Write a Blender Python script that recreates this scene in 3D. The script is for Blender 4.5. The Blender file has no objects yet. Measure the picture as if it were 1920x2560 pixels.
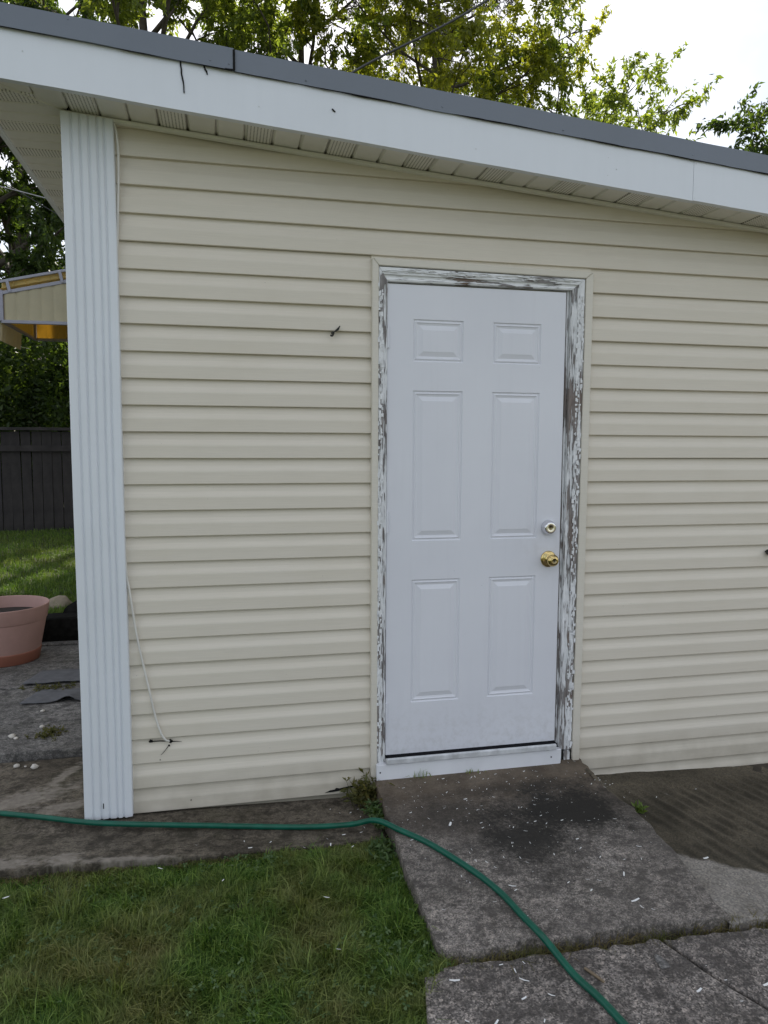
import bpy, bmesh, math, random
import numpy as np
from mathutils import Vector, Matrix, noise as mnoise

random.seed(7)
RNG = np.random.default_rng(11)
scene = bpy.context.scene
COL = scene.collection

# ------------------------------------------------------------------ camera
C_POS = (-0.67401, -3.04116, 1.45462)
AX_R = Vector((0.977118, -0.212650, 0.004464))
AX_U = Vector((0.015317, 0.091284, 0.995707))
AX_F = Vector((0.212145, 0.972855, -0.092452))
cam_d = bpy.data.cameras.new('camera')
cam = bpy.data.objects.new('camera', cam_d)
COL.objects.link(cam)
cam_d.sensor_fit = 'HORIZONTAL'
cam_d.sensor_width = 36.0
cam_d.lens = 36.0 * 1832.67 / 1920.0
cam_d.clip_start = 0.05
cam_d.clip_end = 2000
M = Matrix.Identity(4)
for i in range(3):
    M[i][0] = AX_R[i]; M[i][1] = AX_U[i]; M[i][2] = -AX_F[i]; M[i][3] = C_POS[i]
cam.matrix_world = M
scene.camera = cam

# ------------------------------------------------------------------ sky, sun, exposure
SUN_EL = math.radians(47)
SUN_AZ = math.radians(9)          # clockwise from +Y
world = bpy.data.worlds.new('World'); scene.world = world
world.use_nodes = True
wn = world.node_tree; wn.nodes.clear()
w_out = wn.nodes.new('ShaderNodeOutputWorld')
w_bg = wn.nodes.new('ShaderNodeBackground')
w_sky = wn.nodes.new('ShaderNodeTexSky')
w_sky.sky_type = 'NISHITA'; w_sky.sun_disc = False
w_sky.sun_elevation = SUN_EL; w_sky.sun_rotation = SUN_AZ
w_sky.air_density = 1.0; w_sky.dust_density = 2.0; w_sky.ozone_density = 1.0
w_tc = wn.nodes.new('ShaderNodeTexCoord')
w_no = wn.nodes.new('ShaderNodeTexNoise'); w_no.inputs['Scale'].default_value = 2.2
w_no.inputs['Detail'].default_value = 6; w_no.inputs['Roughness'].default_value = 0.55
w_rp = wn.nodes.new('ShaderNodeValToRGB')
w_rp.color_ramp.elements[0].position = 0.38; w_rp.color_ramp.elements[1].position = 0.66
w_mx = wn.nodes.new('ShaderNodeMix'); w_mx.data_type = 'RGBA'
w_mx.inputs['B'].default_value = (9.2, 9.4, 9.8, 1)
wn.links.new(w_tc.outputs['Generated'], w_no.inputs['Vector'])
wn.links.new(w_no.outputs['Fac'], w_rp.inputs['Fac'])
wn.links.new(w_rp.outputs['Color'], w_mx.inputs['Factor'])
wn.links.new(w_sky.outputs['Color'], w_mx.inputs['A'])
wn.links.new(w_mx.outputs['Result'], w_bg.inputs['Color'])
w_bg.inputs['Strength'].default_value = 0.10
wn.links.new(w_bg.outputs['Background'], w_out.inputs['Surface'])

sun_dir = Vector((math.sin(SUN_AZ) * math.cos(SUN_EL), math.cos(SUN_AZ) * math.cos(SUN_EL), math.sin(SUN_EL)))
sd = bpy.data.lights.new('sun', 'SUN'); sd.energy = 5.0; sd.angle = math.radians(0.53); sd.color = (1.0, 0.93, 0.82)
sun = bpy.data.objects.new('sun', sd); COL.objects.link(sun)
sun.rotation_euler = (-sun_dir).to_track_quat('-Z', 'Y').to_euler()
sun.location = sun_dir * 40

scene.view_settings.view_transform = 'Standard'
scene.view_settings.look = 'None'
scene.view_settings.exposure = 0.60
scene.view_settings.gamma = 1.0
scene.view_settings.use_curve_mapping = False
scene.cycles.max_bounces = 8
scene.cycles.transparent_max_bounces = 8

# ------------------------------------------------------------------ helpers
def tag(o, label=None, cat=None, group=None, kind=None):
    if label: o['label'] = label
    if cat: o['category'] = cat
    if group: o['group'] = group
    if kind: o['kind'] = kind
    return o

def link(name, me, mat=None, parent=None, smooth=False):
    o = bpy.data.objects.new(name, me); COL.objects.link(o)
    if mat is not None:
        for m in (mat if isinstance(mat, (list, tuple)) else [mat]): me.materials.append(m)
    if parent is not None: o.parent = parent
    if smooth:
        me.polygons.foreach_set('use_smooth', np.ones(len(me.polygons), dtype=bool))
    return o

def empty(name, loc=(0, 0, 0)):
    o = bpy.data.objects.new(name, None); COL.objects.link(o); o.location = loc
    o.empty_display_size = 0.1
    return o

def mesh(name, v, f, mat=None, parent=None, smooth=False):
    me = bpy.data.meshes.new(name)
    me.from_pydata([tuple(map(float, p)) for p in v], [], f)
    me.validate(); me.update()
    return link(name, me, mat, parent, smooth)

def bm_obj(name, bm, mat=None, parent=None, smooth=False, bevel=0.0, seg=1):
    bmesh.ops.recalc_face_normals(bm, faces=bm.faces)
    if bevel > 0:
        ed = [e for e in bm.edges if len(e.link_faces) == 2 and e.calc_face_angle(0) > 0.5]
        bmesh.ops.bevel(bm, geom=ed, offset=bevel, segments=seg, affect='EDGES', profile=0.5)
    me = bpy.data.meshes.new(name); bm.to_mesh(me); bm.free()
    return link(name, me, mat, parent, smooth)

def hexa(bm, p):
    """p: 8 points, bottom ring 0-3 then top ring 4-7"""
    vs = [bm.verts.new(q) for q in p]
    for f in ((0, 1, 2, 3), (4, 5, 6, 7), (0, 1, 5, 4), (1, 2, 6, 5), (2, 3, 7, 6), (3, 0, 4, 7)):
        bm.faces.new([vs[i] for i in f])
    return vs

def box(bm, x0, x1, y0, y1, z0, z1):
    return hexa(bm, [(x0, y0, z0), (x1, y0, z0), (x1, y1, z0), (x0, y1, z0), (x0, y0, z1), (x1, y0, z1), (x1, y1, z1), (x0, y1, z1)])

def box_obj(name, b, mat, parent=None, bevel=0.0):
    bm = bmesh.new(); box(bm, *b)
    return bm_obj(name, bm, mat, parent, bevel=bevel)

def extrude_outline(bm, pts, d):
    """pts: closed 3d outline, extruded by vector d, capped"""
    a = [bm.verts.new(p) for p in pts]
    b = [bm.verts.new(Vector(p) + Vector(d)) for p in pts]
    n = len(a)
    bm.faces.new(a); bm.faces.new(b[::-1])
    for i in range(n):
        bm.faces.new((a[i], a[(i + 1) % n], b[(i + 1) % n], b[i]))

def tube_data(path, rad, sides=8, cap=True):
    P = np.array(path, float); n = len(P)
    R = np.full(n, rad) if np.isscalar(rad) else np.array(rad, float)
    T = np.gradient(P, axis=0); T /= np.linalg.norm(T, axis=1)[:, None] + 1e-9
    up = np.array([0, 0, 1.0]) if abs(T[0][2]) < .9 else np.array([1.0, 0, 0])
    V = []; F = []
    A = np.cross(T[0], up); A /= np.linalg.norm(A)
    for i in range(n):
        A = A - T[i] * (A @ T[i]); A /= np.linalg.norm(A) + 1e-9
        B = np.cross(T[i], A)
        for k in range(sides):
            t = 2 * math.pi * k / sides
            V.append(P[i] + R[i] * (math.cos(t) * A + math.sin(t) * B))
    for i in range(n - 1):
        for k in range(sides):
            k2 = (k + 1) % sides
            F.append((i * sides + k, i * sides + k2, (i + 1) * sides + k2, (i + 1) * sides + k))
    if cap:
        F.append(tuple(range(sides))[::-1]); F.append(tuple((n - 1) * sides + k for k in range(sides)))
    return V, F

def tube(name, path, rad, mat, parent=None, sides=8):
    V, F = tube_data(path, rad, sides)
    return mesh(name, V, F, mat, parent, smooth=True)

def spline(pts, per=8):
    """Catmull-Rom through pts"""
    P = [np.array(p, float) for p in pts]
    P = [2 * P[0] - P[1]] + P + [2 * P[-1] - P[-2]]
    out = []
    for i in range(1, len(P) - 2):
        for k in range(per):
            t = k / per
            a, b, c, d = P[i - 1], P[i], P[i + 1], P[i + 2]
            out.append(0.5 * ((2 * b) + (-a + c) * t + (2 * a - 5 * b + 4 * c - d) * t * t + (-a + 3 * b - 3 * c + d) * t ** 3))
    out.append(P[-2])
    return out

def lathe(name, prof, center, axis, mat, parent=None, seg=32, mats_by_ring=None):
    """prof: list of (r, h) along axis"""
    ax = Vector(axis).normalized()
    a = ax.orthogonal().normalized(); b = ax.cross(a)
    V = []; F = []
    for r, h in prof:
        for k in range(seg):
            t = 2 * math.pi * k / seg
            V.append(Vector(center) + ax * h + (a * math.cos(t) + b * math.sin(t)) * r)
    idx = []
    for i in range(len(prof) - 1):
        for k in range(seg):
            k2 = (k + 1) % seg
            F.append((i * seg + k, i * seg + k2, (i + 1) * seg + k2, (i + 1) * seg + k)); idx.append(i)
    o = mesh(name, V, F, mat, parent, smooth=True)
    if mats_by_ring:
        for p, i in zip(o.data.polygons, idx): p.material_index = mats_by_ring[i]
    return o

def fbm(x, y, s, seed=0.0):
    return mnoise.fractal(Vector((x * s + seed, y * s - seed, seed)), 1.0, 2.0, 4)

# ------------------------------------------------------------------ materials
class NT:
    def __init__(s, name):
        s.m = bpy.data.materials.new(name); s.m.use_nodes = True
        s.t = s.m.node_tree; s.t.nodes.clear()
        s.out = s.t.nodes.new('ShaderNodeOutputMaterial')
        s.tc = None
    def n(s, kind, **kw):
        nd = s.t.nodes.new('ShaderNode' + kind)
        for k, v in kw.items():
            if k in nd.inputs.keys(): s.set(nd, k, v)
            else: setattr(nd, k, v)
        return nd
    def set(s, nd, k, v):
        if isinstance(v, bpy.types.NodeSocket): s.t.links.new(v, nd.inputs[k])
        else:
            if isinstance(v, tuple) and len(v) == 3 and nd.inputs[k].type == 'RGBA': v = v + (1,)
            nd.inputs[k].default_value = v
    def obj(s):
        if not s.tc: s.tc = s.t.nodes.new('ShaderNodeTexCoord')
        return s.tc.outputs['Object']
    def mapv(s, scale=(1, 1, 1), loc=(0, 0, 0), rot=(0, 0, 0)):
        mp = s.n('Mapping'); s.t.links.new(s.obj(), mp.inputs['Vector'])
        mp.inputs['Scale'].default_value = scale; mp.inputs['Location'].default_value = loc; mp.inputs['Rotation'].default_value = rot
        return mp.outputs['Vector']
    def noise(s, scale, detail=4, rough=.55, vec=None, dist=0.0):
        nd = s.n('TexNoise', Scale=scale, Detail=detail, Roughness=rough, Distortion=dist)
        s.t.links.new(vec if vec is not None else s.obj(), nd.inputs['Vector'])
        return nd.outputs['Fac']
    def voro(s, scale, feature='F1', out='Distance', vec=None, rnd=1.0):
        nd = s.n('TexVoronoi', feature=feature, Scale=scale)
        if 'Randomness' in nd.inputs.keys(): nd.inputs['Randomness'].default_value = rnd
        s.t.links.new(vec if vec is not None else s.obj(), nd.inputs['Vector'])
        return nd.outputs[out]
    def ramp(s, fac, stops, interp='LINEAR'):
        r = s.n('ValToRGB'); cr = r.color_ramp; cr.interpolation = interp
        while len(cr.elements) < len(stops): cr.elements.new(0.5)
        for e, (p, c) in zip(cr.elements, stops):
            e.position = p
            if isinstance(c, (int, float)): c = (c, c, c)
            e.color = (c[0], c[1], c[2], 1)
        s.t.links.new(fac, r.inputs['Fac'])
        return r.outputs['Color']
    def mix(s, fac, a, b, blend='MIX'):
        m = s.n('Mix', data_type='RGBA', blend_type=blend)
        for k, v in (('Factor', fac), ('A', a), ('B', b)):
            if k == 'Factor': sock = m.inputs[0]
            else: sock = [i for i in m.inputs if i.name == k and i.type == 'RGBA'][0]
            if isinstance(v, bpy.types.NodeSocket): s.t.links.new(v, sock)
            else:
                if isinstance(v, tuple) and len(v) == 3: v = v + (1,)
                sock.default_value = v
        return [o for o in m.outputs if o.type == 'RGBA'][0]
    def math(s, op, a, b=0.0, c=None, clamp=False):
        m = s.n('Math', operation=op, use_clamp=clamp)
        for i, v in enumerate((a, b) if c is None else (a, b, c)):
            if isinstance(v, bpy.types.NodeSocket): s.t.links.new(v, m.inputs[i])
            else: m.inputs[i].default_value = v
        return m.outputs[0]
    def bump(s, h, strength=.3, dist=.002, normal=None):
        b = s.n('Bump', Strength=strength, Distance=dist)
        s.t.links.new(h, b.inputs['Height'])
        if normal is not None: s.t.links.new(normal, b.inputs['Normal'])
        return b.outputs['Normal']
    def bsdf(s, color, rough=.6, normal=None, metal=0.0, spec=.5, **kw):
        p = s.n('BsdfPrincipled')
        s.set(p, 'Base Color', color); s.set(p, 'Roughness', rough); s.set(p, 'Metallic', metal)
        s.set(p, 'Specular IOR Level', spec)
        if normal is not None: s.t.links.new(normal, p.inputs['Normal'])
        for k, v in kw.items(): s.set(p, k, v)
        return p
    def done(s, sh):
        s.t.links.new(sh.outputs[0] if hasattr(sh, 'outputs') else sh, s.out.inputs['Surface'])
        return s.m

def simple(name, col, rough=.6, metal=0.0, var=.12, scale=14.0, bump=0.0, spec=.5):
    t = NT(name)
    n = t.noise(scale, 5)
    lo = tuple(c * (1 - var) for c in col); hi = tuple(min(1, c * (1 + var)) for c in col)
    c = t.ramp(n, [(.3, lo), (.7, hi)])
    nm = t.bump(t.noise(scale * 6, 3), bump, .001) if bump else None
    return t.done(t.bsdf(c, rough, nm, metal, spec))

def siding_mat(name, col):
    t = NT(name)
    grain = t.noise(1.0, 6, .65, t.mapv((6, 40, 260)))
    grain2 = t.noise(1.0, 3, .5, t.mapv((1.6, 9, 14)))
    dirt = t.noise(2.3, 6, .6)
    c = t.mix(t.ramp(grain, [(.35, 0.0), (.7, 1.0)]), tuple(k * .955 for k in col), tuple(min(1, k * 1.03) for k in col))
    c = t.mix(t.ramp(grain2, [(.4, 0.0), (.75, .28)]), c, (col[0] * .9, col[1] * .885, col[2] * .84))
    c = t.mix(t.ramp(dirt, [(.5, 0.0), (.8, .30)]), c, (col[0] * .82, col[1] * .80, col[2] * .74))
    spk = t.ramp(t.voro(34), [(.02, 1.0), (.045, 0.0)])
    spkm = t.math('MULTIPLY', spk, t.ramp(t.noise(5.0, 2), [(.56, 0.0), (.64, 1.0)]))
    c = t.mix(spkm, c, (.05, .045, .035))
    # splash-back dirt near the ground
    sep = t.n('SeparateXYZ'); t.t.links.new(t.obj(), sep.inputs[0])
    low = t.math('MULTIPLY', t.ramp(sep.outputs['Z'], [(0.0, .55), (.12, 0.0)]), t.noise(9.0, 5))
    c = t.mix(low, c, (.20, .17, .11))
    nm = t.bump(grain, .35, .0012)
    return t.done(t.bsdf(c, .48, nm, spec=.35))

def white_metal(name, col, streak=.12):
    t = NT(name)
    st = t.noise(1.0, 5, .6, t.mapv((22, 22, 1.2)))
    bl = t.noise(3.0, 5, .6)
    c = t.mix(t.ramp(st, [(.45, 0.0), (.8, streak)]), col, tuple(k * .62 for k in col))
    c = t.mix(t.ramp(bl, [(.45, 0.0), (.8, .22)]), c, tuple(k * .8 for k in col))
    spk = t.math('MULTIPLY', t.ramp(t.voro(28), [(.02, 1.0), (.05, 0.0)]), t.ramp(t.noise(4.0, 2), [(.6, 0.0), (.66, 1.0)]))
    c = t.mix(spk, c, (.06, .055, .05))
    nm = t.bump(t.noise(55, 3), .08, .001)
    nm = t.bump(t.noise(2.2, 2), .25, .006, nm)
    return t.done(t.bsdf(c, .42, nm, spec=.4))

def peel_mat(name, axis, thr, brown=.25, zones=()):
    """white paint flaking off weathered timber; grain runs along axis; zones = (centre, halfwidth, amount) along it"""
    t = NT(name)
    sc = {'z': (125, 125, 11.0), 'x': (10.0, 110, 100)}[axis]
    sc2 = {'z': (26, 26, 5.0), 'x': (5.0, 30, 26)}[axis]
    sc3 = {'z': (210, 210, 16), 'x': (16, 210, 210)}[axis]
    a = t.noise(1.0, 3, .5, t.mapv(sc), .3)
    b = t.noise(1.0, 3, .5, t.mapv(sc2, (3.1, 1.7, 5.3)), .5)
    cr = t.noise(1.0, 4, .6, t.mapv(sc3))
    h = t.math('ADD', t.math('MULTIPLY', a, .55), t.math('MULTIPLY', b, .45))
    sep = t.n('SeparateXYZ'); t.t.links.new(t.obj(), sep.inputs[0]); pos = sep.outputs[axis.upper()]
    zsum = None
    for (c0, hw, am) in zones:
        g = t.math('MULTIPLY', t.math('SUBTRACT', 1.0, t.math('ABSOLUTE', t.math('MULTIPLY', t.math('SUBTRACT', pos, c0), 1 / hw)), None, True), am)
        zsum = g if zsum is None else t.math('MAXIMUM', zsum, g)
    if zsum is not None: h = t.math('ADD', h, zsum)
    bare = t.ramp(h, [(thr, 0.0), (thr + .008, 1.0)])
    lip = t.ramp(h, [(thr - .03, 0.0), (thr - .002, 1.0)])
    crack = t.ramp(cr, [(.355, 1.0), (.385, 0.0)])
    wood_n = t.noise(1.0, 6, .7, t.mapv(sc3, (7, 3, 1)))
    wood = t.ramp(wood_n, [(.25, (.09, .08, .078)), (.5, (.24, .225, .22)), (.75, (.40, .38, .365))])
    bz = t.ramp(t.noise(1.0, 3, .5, t.mapv(tuple(k * .5 for k in sc2), (9, 2, 4))), [(.48, 0.0), (.66, min(1.0, brown * 3))])
    if zsum is not None: bz = t.math('ADD', bz, t.math('MULTIPLY', zsum, 3.2), None, True)
    wood = t.mix(bz, wood, t.ramp(wood_n, [(.3, (.10, .06, .042)), (.7, (.28, .20, .15))]))
    paint = t.ramp(t.noise(9, 5), [(.3, (.72, .73, .735)), (.7, (.84, .845, .85))])
    paint = t.mix(t.math('MULTIPLY', crack, .6), paint, (.30, .285, .28))
    c = t.mix(bare, paint, wood)
    hh = t.math('ADD', t.math('SUBTRACT', t.math('MULTIPLY', t.math('SUBTRACT', 1.0, bare), t.math('MULTIPLY_ADD', lip, .8, 1.0)), t.math('MULTIPLY', crack, .4)), t.math('MULTIPLY', wood_n, .2))
    nm = t.bump(hh, 1.0, .003)
    return t.done(t.bsdf(c, .6, nm, spec=.3))

def door_mat():
    t = NT('door_paint')
    g = t.noise(1.0, 4, .6, t.mapv((160, 160, 12)))
    c = t.ramp(t.noise(1.6, 5), [(.3, (.70, .708, .755)), (.7, (.765, .773, .815))])
    c = t.mix(t.ramp(t.noise(1.0, 4, .6, t.mapv((30, 30, 2.0))), [(.55, 0.0), (.85, .12)]), c, (.5, .5, .53))
    sep = t.n('SeparateXYZ'); t.t.links.new(t.obj(), sep.inputs[0])
    low = t.math('MULTIPLY', t.math('MULTIPLY_ADD', sep.outputs['Z'], -2.6, .9, True), t.ramp(t.noise(26, 6, .7), [(.45, 0.0), (.75, .55)]))
    c = t.mix(low, c, (.34, .32, .28))
    kd = t.n('VectorMath', operation='LENGTH'); t.t.links.new(t.mapv((1, 0, 1), (-.745, 0, -1.0)), kd.inputs[0])
    kg = t.math('MULTIPLY', t.math('MULTIPLY_ADD', kd.outputs['Value'], -6.0, 1.1, True), t.ramp(t.noise(14, 5), [(.4, 0.0), (.75, .3)]))
    c = t.mix(kg, c, (.42, .39, .37))
    spk = t.math('MULTIPLY', t.ramp(t.voro(24), [(.014, 1.0), (.03, 0.0)]), t.ramp(t.noise(3.0, 2), [(.55, 0.0), (.62, 1.0)]))
    c = t.mix(spk, c, (.12, .11, .11))
    nm = t.bump(g, .10, .0008)
    nm = t.bump(t.noise(2.6, 2), .3, .004, nm)
    return t.done(t.bsdf(c, .38, nm, spec=.4))

def concrete_mat(name, lo, hi, agg=.6, stain=None, brown=None, rough=.85, scale=1.0, moss=.25, skim=None):
    t = NT(name)
    base = t.ramp(t.noise(3.4 * scale, 8, .62), [(.28, lo), (.72, hi)])
    v = t.voro(250 * scale, out='Color')
    bw = t.n('RGBToBW'); t.t.links.new(v, bw.inputs[0])
    speck = t.ramp(bw.outputs[0], [(.2, (.33, .33, .33)), (.55, (1, 1, 1)), (.85, (1.7, 1.65, 1.6))])
    c = t.mix(agg, base, t.mix(1.0, base, speck, 'MULTIPLY'))
    v2 = t.voro(80 * scale, out='Color')
    bw2 = t.n('RGBToBW'); t.t.links.new(v2, bw2.inputs[0])
    c = t.mix(agg * .55, c, t.mix(1.0, c, t.ramp(bw2.outputs[0], [(.15, (.5, .5, .5)), (.5, (1, 1, 1)), (.88, (1.55, 1.5, 1.45))]), 'MULTIPLY'))
    c = t.mix(t.ramp(t.noise(16 * scale, 7, .75, t.mapv((1, 1, 1), (1, 2, 3))), [(.46, 0.0), (.60, .8)]), c, tuple(k * .42 for k in lo))
    c = t.mix(t.ramp(t.noise(45 * scale, 5, .7, t.mapv((1, 1.6, 1), (5, 2, 3))), [(.50, 0.0), (.62, .7)]), c, tuple(k * .35 for k in lo))
    c = t.mix(t.ramp(t.noise(1.9 * scale, 6, .6, t.mapv((1, 1, 1), (4, 7, 2))), [(.48, 0.0), (.75, .6)]), c, tuple(k * .55 for k in lo))
    if moss: c = t.mix(t.ramp(t.noise(4.5 * scale, 6, .65, t.mapv((1, 1, 1), (14, 3, 9))), [(.52, 0.0), (.75, moss)]), c, (.045, .048, .018))
    if brown:
        sep = t.n('SeparateXYZ'); t.t.links.new(t.obj(), sep.inputs[0])
        yy = t.math('ADD', sep.outputs['Y'], t.math('MULTIPLY', t.math('SUBTRACT', t.noise(5, 5), .5), .30))
        c = t.mix(t.math('MULTIPLY', t.math('MULTIPLY_ADD', yy, 2.6, 1.45, True), .85), c, t.ramp(t.noise(7, 6), [(.3, (.070, .052, .035)), (.7, (.165, .128, .090))]))
    if stain:
        for (cx, cy, rx, ry, st) in stain:
            m = t.mapv((1 / rx, 1 / ry, 0.0), (-cx / rx, -cy / ry, 0))
            ln = t.n('VectorMath', operation='LENGTH'); t.t.links.new(m, ln.inputs[0])
            d = t.math('ADD', ln.outputs['Value'], t.math('ADD', t.math('MULTIPLY', t.math('SUBTRACT', t.noise(5.5, 7, .7), .5), 1.5), t.math('MULTIPLY', t.math('SUBTRACT', t.noise(70, 4, .7), .5), 1.0)))
            c = t.mix(t.ramp(d, [(.38, st), (1.12, 0.0)]), c, (.022, .020, .017))
    for (cx, cy, rx, ry, an) in skim or ():
        sp3 = t.n('SeparateXYZ'); t.t.links.new(t.mapv((1, 1, 1), (-cx, -cy, 0)), sp3.inputs[0])
        ru = t.math('MULTIPLY', t.math('ADD', t.math('MULTIPLY', sp3.outputs['X'], math.cos(an)), t.math('MULTIPLY', sp3.outputs['Y'], math.sin(an))), 1 / rx)
        rv = t.math('MULTIPLY', t.math('SUBTRACT', t.math('MULTIPLY', sp3.outputs['Y'], math.cos(an)), t.math('MULTIPLY', sp3.outputs['X'], math.sin(an))), 1 / ry)
        ln = t.math('SQRT', t.math('ADD', t.math('MULTIPLY', ru, ru), t.math('MULTIPLY', rv, rv)))
        st_ = t.noise(1.0, 6, .65, t.mapv((22, 38, 1)))
        d = t.math('ADD', ln, t.math('MULTIPLY', t.math('SUBTRACT', st_, .5), 2.6))
        c = t.mix(t.ramp(d, [(.45, .8), (1.0, 0.0)]), c, t.ramp(t.noise(40, 4), [(.3, (.20, .175, .145)), (.7, (.32, .285, .24))]))
    hb = t.math('ADD', t.math('MULTIPLY', bw.outputs[0], .5), t.math('MULTIPLY', t.noise(60 * scale, 6, .7), 1.0))
    nm = t.bump(hb, .75, .004)
    nm = t.bump(t.noise(9 * scale, 5), .4, .012, nm)
    return t.done(t.bsdf(c, rough, nm, spec=.25))

def leaf_mat(name, dark, mid, bright, trans=.45, rough=.5):
    t = NT(name)
    g = t.n('NewGeometry')
    c = t.ramp(g.outputs['Random Per Island'], [(0.0, dark), (.55, mid), (1.0, bright)])
    p = t.bsdf(c, rough, spec=.35)
    tr = t.n('BsdfTranslucent')
    tcol = t.mix(1.0, c, (2.0, 2.0, .6), 'MULTIPLY')
    t.t.links.new(tcol, tr.inputs['Color'])
    mx = t.n('MixShader'); mx.inputs[0].default_value = trans
    t.t.links.new(p.outputs[0], mx.inputs[1]); t.t.links.new(tr.outputs[0], mx.inputs[2])
    return t.done(mx)

def grass_mat(name, cols, dry, patch=1.2, drymin=.52):
    t = NT(name)
    g = t.n('NewGeometry')
    c = t.ramp(g.outputs['Random Per Island'], [(0.0, cols[0]), (.5, cols[1]), (1.0, cols[2])])
    d = t.noise(patch * 2.2, 5, .6)
    sel = t.math('MULTIPLY', t.ramp(d, [(drymin - .12, .0), (drymin + .18, 1.0)]), t.ramp(g.outputs['Random Per Island'], [(.0, .35), (.85, .9)]))
    c = t.mix(sel, c, dry)
    p = t.bsdf(c, .55, spec=.25)
    tr = t.n('BsdfTranslucent'); t.t.links.new(t.mix(1.0, c, (1.3, 1.4, .6), 'MULTIPLY'), tr.inputs['Color'])
    mx = t.n('MixShader'); mx.inputs[0].default_value = .3
    t.t.links.new(p.outputs[0], mx.inputs[1]); t.t.links.new(tr.outputs[0], mx.inputs[2])
    return t.done(mx)

CREAM = (.705, .65, .552)
m_siding = siding_mat('cream_vinyl', CREAM)
m_trim = siding_mat('cream_trim', (.70, .66, .575))
m_soffit = white_metal('soffit_cream', (.80, .785, .73), .1)
m_white = white_metal('white_aluminium', (.735, .765, .80))
m_fascia = white_metal('white_fascia', (.745, .775, .82), .06)
m_grey = white_metal('grey_drip_edge', (.175, .197, .235), .05)
m_roof = simple('roof_felt', (.06, .06, .065), .9, bump=.3, scale=30)
m_core = simple('wall_sheathing', (.35, .32, .25), .8)
m_tar = simple('black_tar', (.008, .008, .008), .7, spec=.15)
m_black = simple('black_metal', (.012, .012, .012), .4)
m_hole = simple('dark_hole', (.006, .006, .005), .9)
m_door = door_mat()
m_casing_l = peel_mat('peeling_paint_left', 'z', .545, .12, ((1.25, .5, .02), (.85, .18, .05), (2.0, .2, .03)))
m_casing_r = peel_mat('peeling_paint_right', 'z', .545, .20, ((1.66, .17, .14), (1.00, .20, .105), (.60, .35, .06), (1.25, .25, .03)))
m_casing_t = peel_mat('peeling_paint_head', 'x', .585, .3, ((.34, .10, .11), (.62, .08, .06)))
m_sill = simple('sill_white', (.74, .75, .78), .5, var=.06, scale=6, bump=.1)
m_thresh = simple('threshold_grey', (.58, .59, .60), .55, var=.25, scale=18, bump=.3)
m_rubber = simple('black_rubber', (.008, .008, .010), .9, spec=.1)
m_brass = simple('brass', (.62, .47, .20), .12, 1.0, var=.05)
m_brass_l = simple('brass_pale', (.86, .80, .62), .28, 1.0, var=.03)
m_brass_d = simple('brass_dull', (.30, .25, .14), .3, 1.0)
m_chrome = simple('chrome', (.72, .72, .74), .06, 1.0, var=.03)
m_cable = simple('cream_cable', (.70, .68, .63), .5, var=.08)
m_cable_b = simple('black_cable', (.045, .045, .05), .45)
m_wire = simple('grey_wire', (.35, .35, .37), .4)

# perforated soffit
t = NT('soffit_vented')
sx = t.n('SeparateXYZ'); t.t.links.new(t.mapv((1 / .0125, 1 / .0125, 0)), sx.inputs[0])
fx = t.math('ABSOLUTE', t.math('SUBTRACT', t.math('FRACT', sx.outputs['X']), .5))
fy = t.math('ABSOLUTE', t.math('SUBTRACT', t.math('FRACT', sx.outputs['Y']), .5))
slot = t.math('MULTIPLY', t.math('LESS_THAN', fx, .17), t.math('LESS_THAN', fy, .36))
cc = t.mix(slot, (.80, .785, .73), (.30, .285, .25))
m_soffit_v = t.done(t.bsdf(cc, .5, t.bump(slot, -.6, .003), spec=.3))

# hose
t = NT('green_hose')
cc = t.ramp(t.noise(18, 5), [(.3, (.001, .070, .042)), (.7, (.002, .105, .064))])
cc = t.mix(t.ramp(t.noise(60, 4), [(.6, 0.0), (.75, .4)]), cc, (.03, .07, .045))
m_hose = t.done(t.bsdf(cc, .36, t.bump(t.noise(140, 2), .15, .0006), spec=.4))

# concretes
m_slab = concrete_mat('slab_concrete', (.165, .147, .130), (.33, .299, .268), .7,
                      stain=[(.68, -.40, .40, .27, .97), (.42, -.56, .24, .28, .9), (.22, -.36, .30, .16, .6), (.5, -.20, .55, .06, .45)], brown=True, moss=.12)
m_strip = concrete_mat('strip_concrete', (.085, .071, .052), (.195, .168, .132), .35, scale=.8, moss=.45,
                       skim=[(-1.55, .22, .30, .10, .45), (-1.41, .44, .16, .035, 1.15), (-1.36, .12, .16, .06, .3), (-1.50, -.28, .20, .05, .0), (-1.27, -.29, .08, .05, .2), (-1.05, -.33, .2, .025, -.1)])
m_patio = concrete_mat('patio_concrete', (.14, .134, .126), (.27, .26, .248), .55, scale=.8, moss=.3)
m_front = concrete_mat('front_slab_concrete', (.145, .129, .116), (.32, .289, .262), .95, scale=.8, moss=.12)

# right-hand patch: dark mossy trowelled concrete with a pale, cleaner corner
t = NT('patch_concrete')
dk = t.ramp(t.noise(3.0, 7, .62), [(.3, (.052, .045, .031)), (.7, (.135, .115, .083))])
pale = t.ramp(t.noise(9, 7, .65), [(.3, (.185, .168, .145)), (.7, (.33, .305, .272))])
vv = t.voro(170, out='Color'); bwp = t.n('RGBToBW'); t.t.links.new(vv, bwp.inputs[0])
sp = t.ramp(bwp.outputs[0], [(.2, (.55, .55, .55)), (.6, (1, 1, 1)), (.9, (1.4, 1.35, 1.3))])
sep = t.n('SeparateXYZ'); t.t.links.new(t.obj(), sep.inputs[0])
ln = t.math('ADD', t.math('ADD', sep.outputs['Y'], t.math('MULTIPLY', t.math('SUBTRACT', sep.outputs['X'], .953), .78)), .668)
ln = t.math('ADD', ln, t.math('MULTIPLY', t.math('SUBTRACT', t.noise(14, 5), .5), .09))
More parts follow.
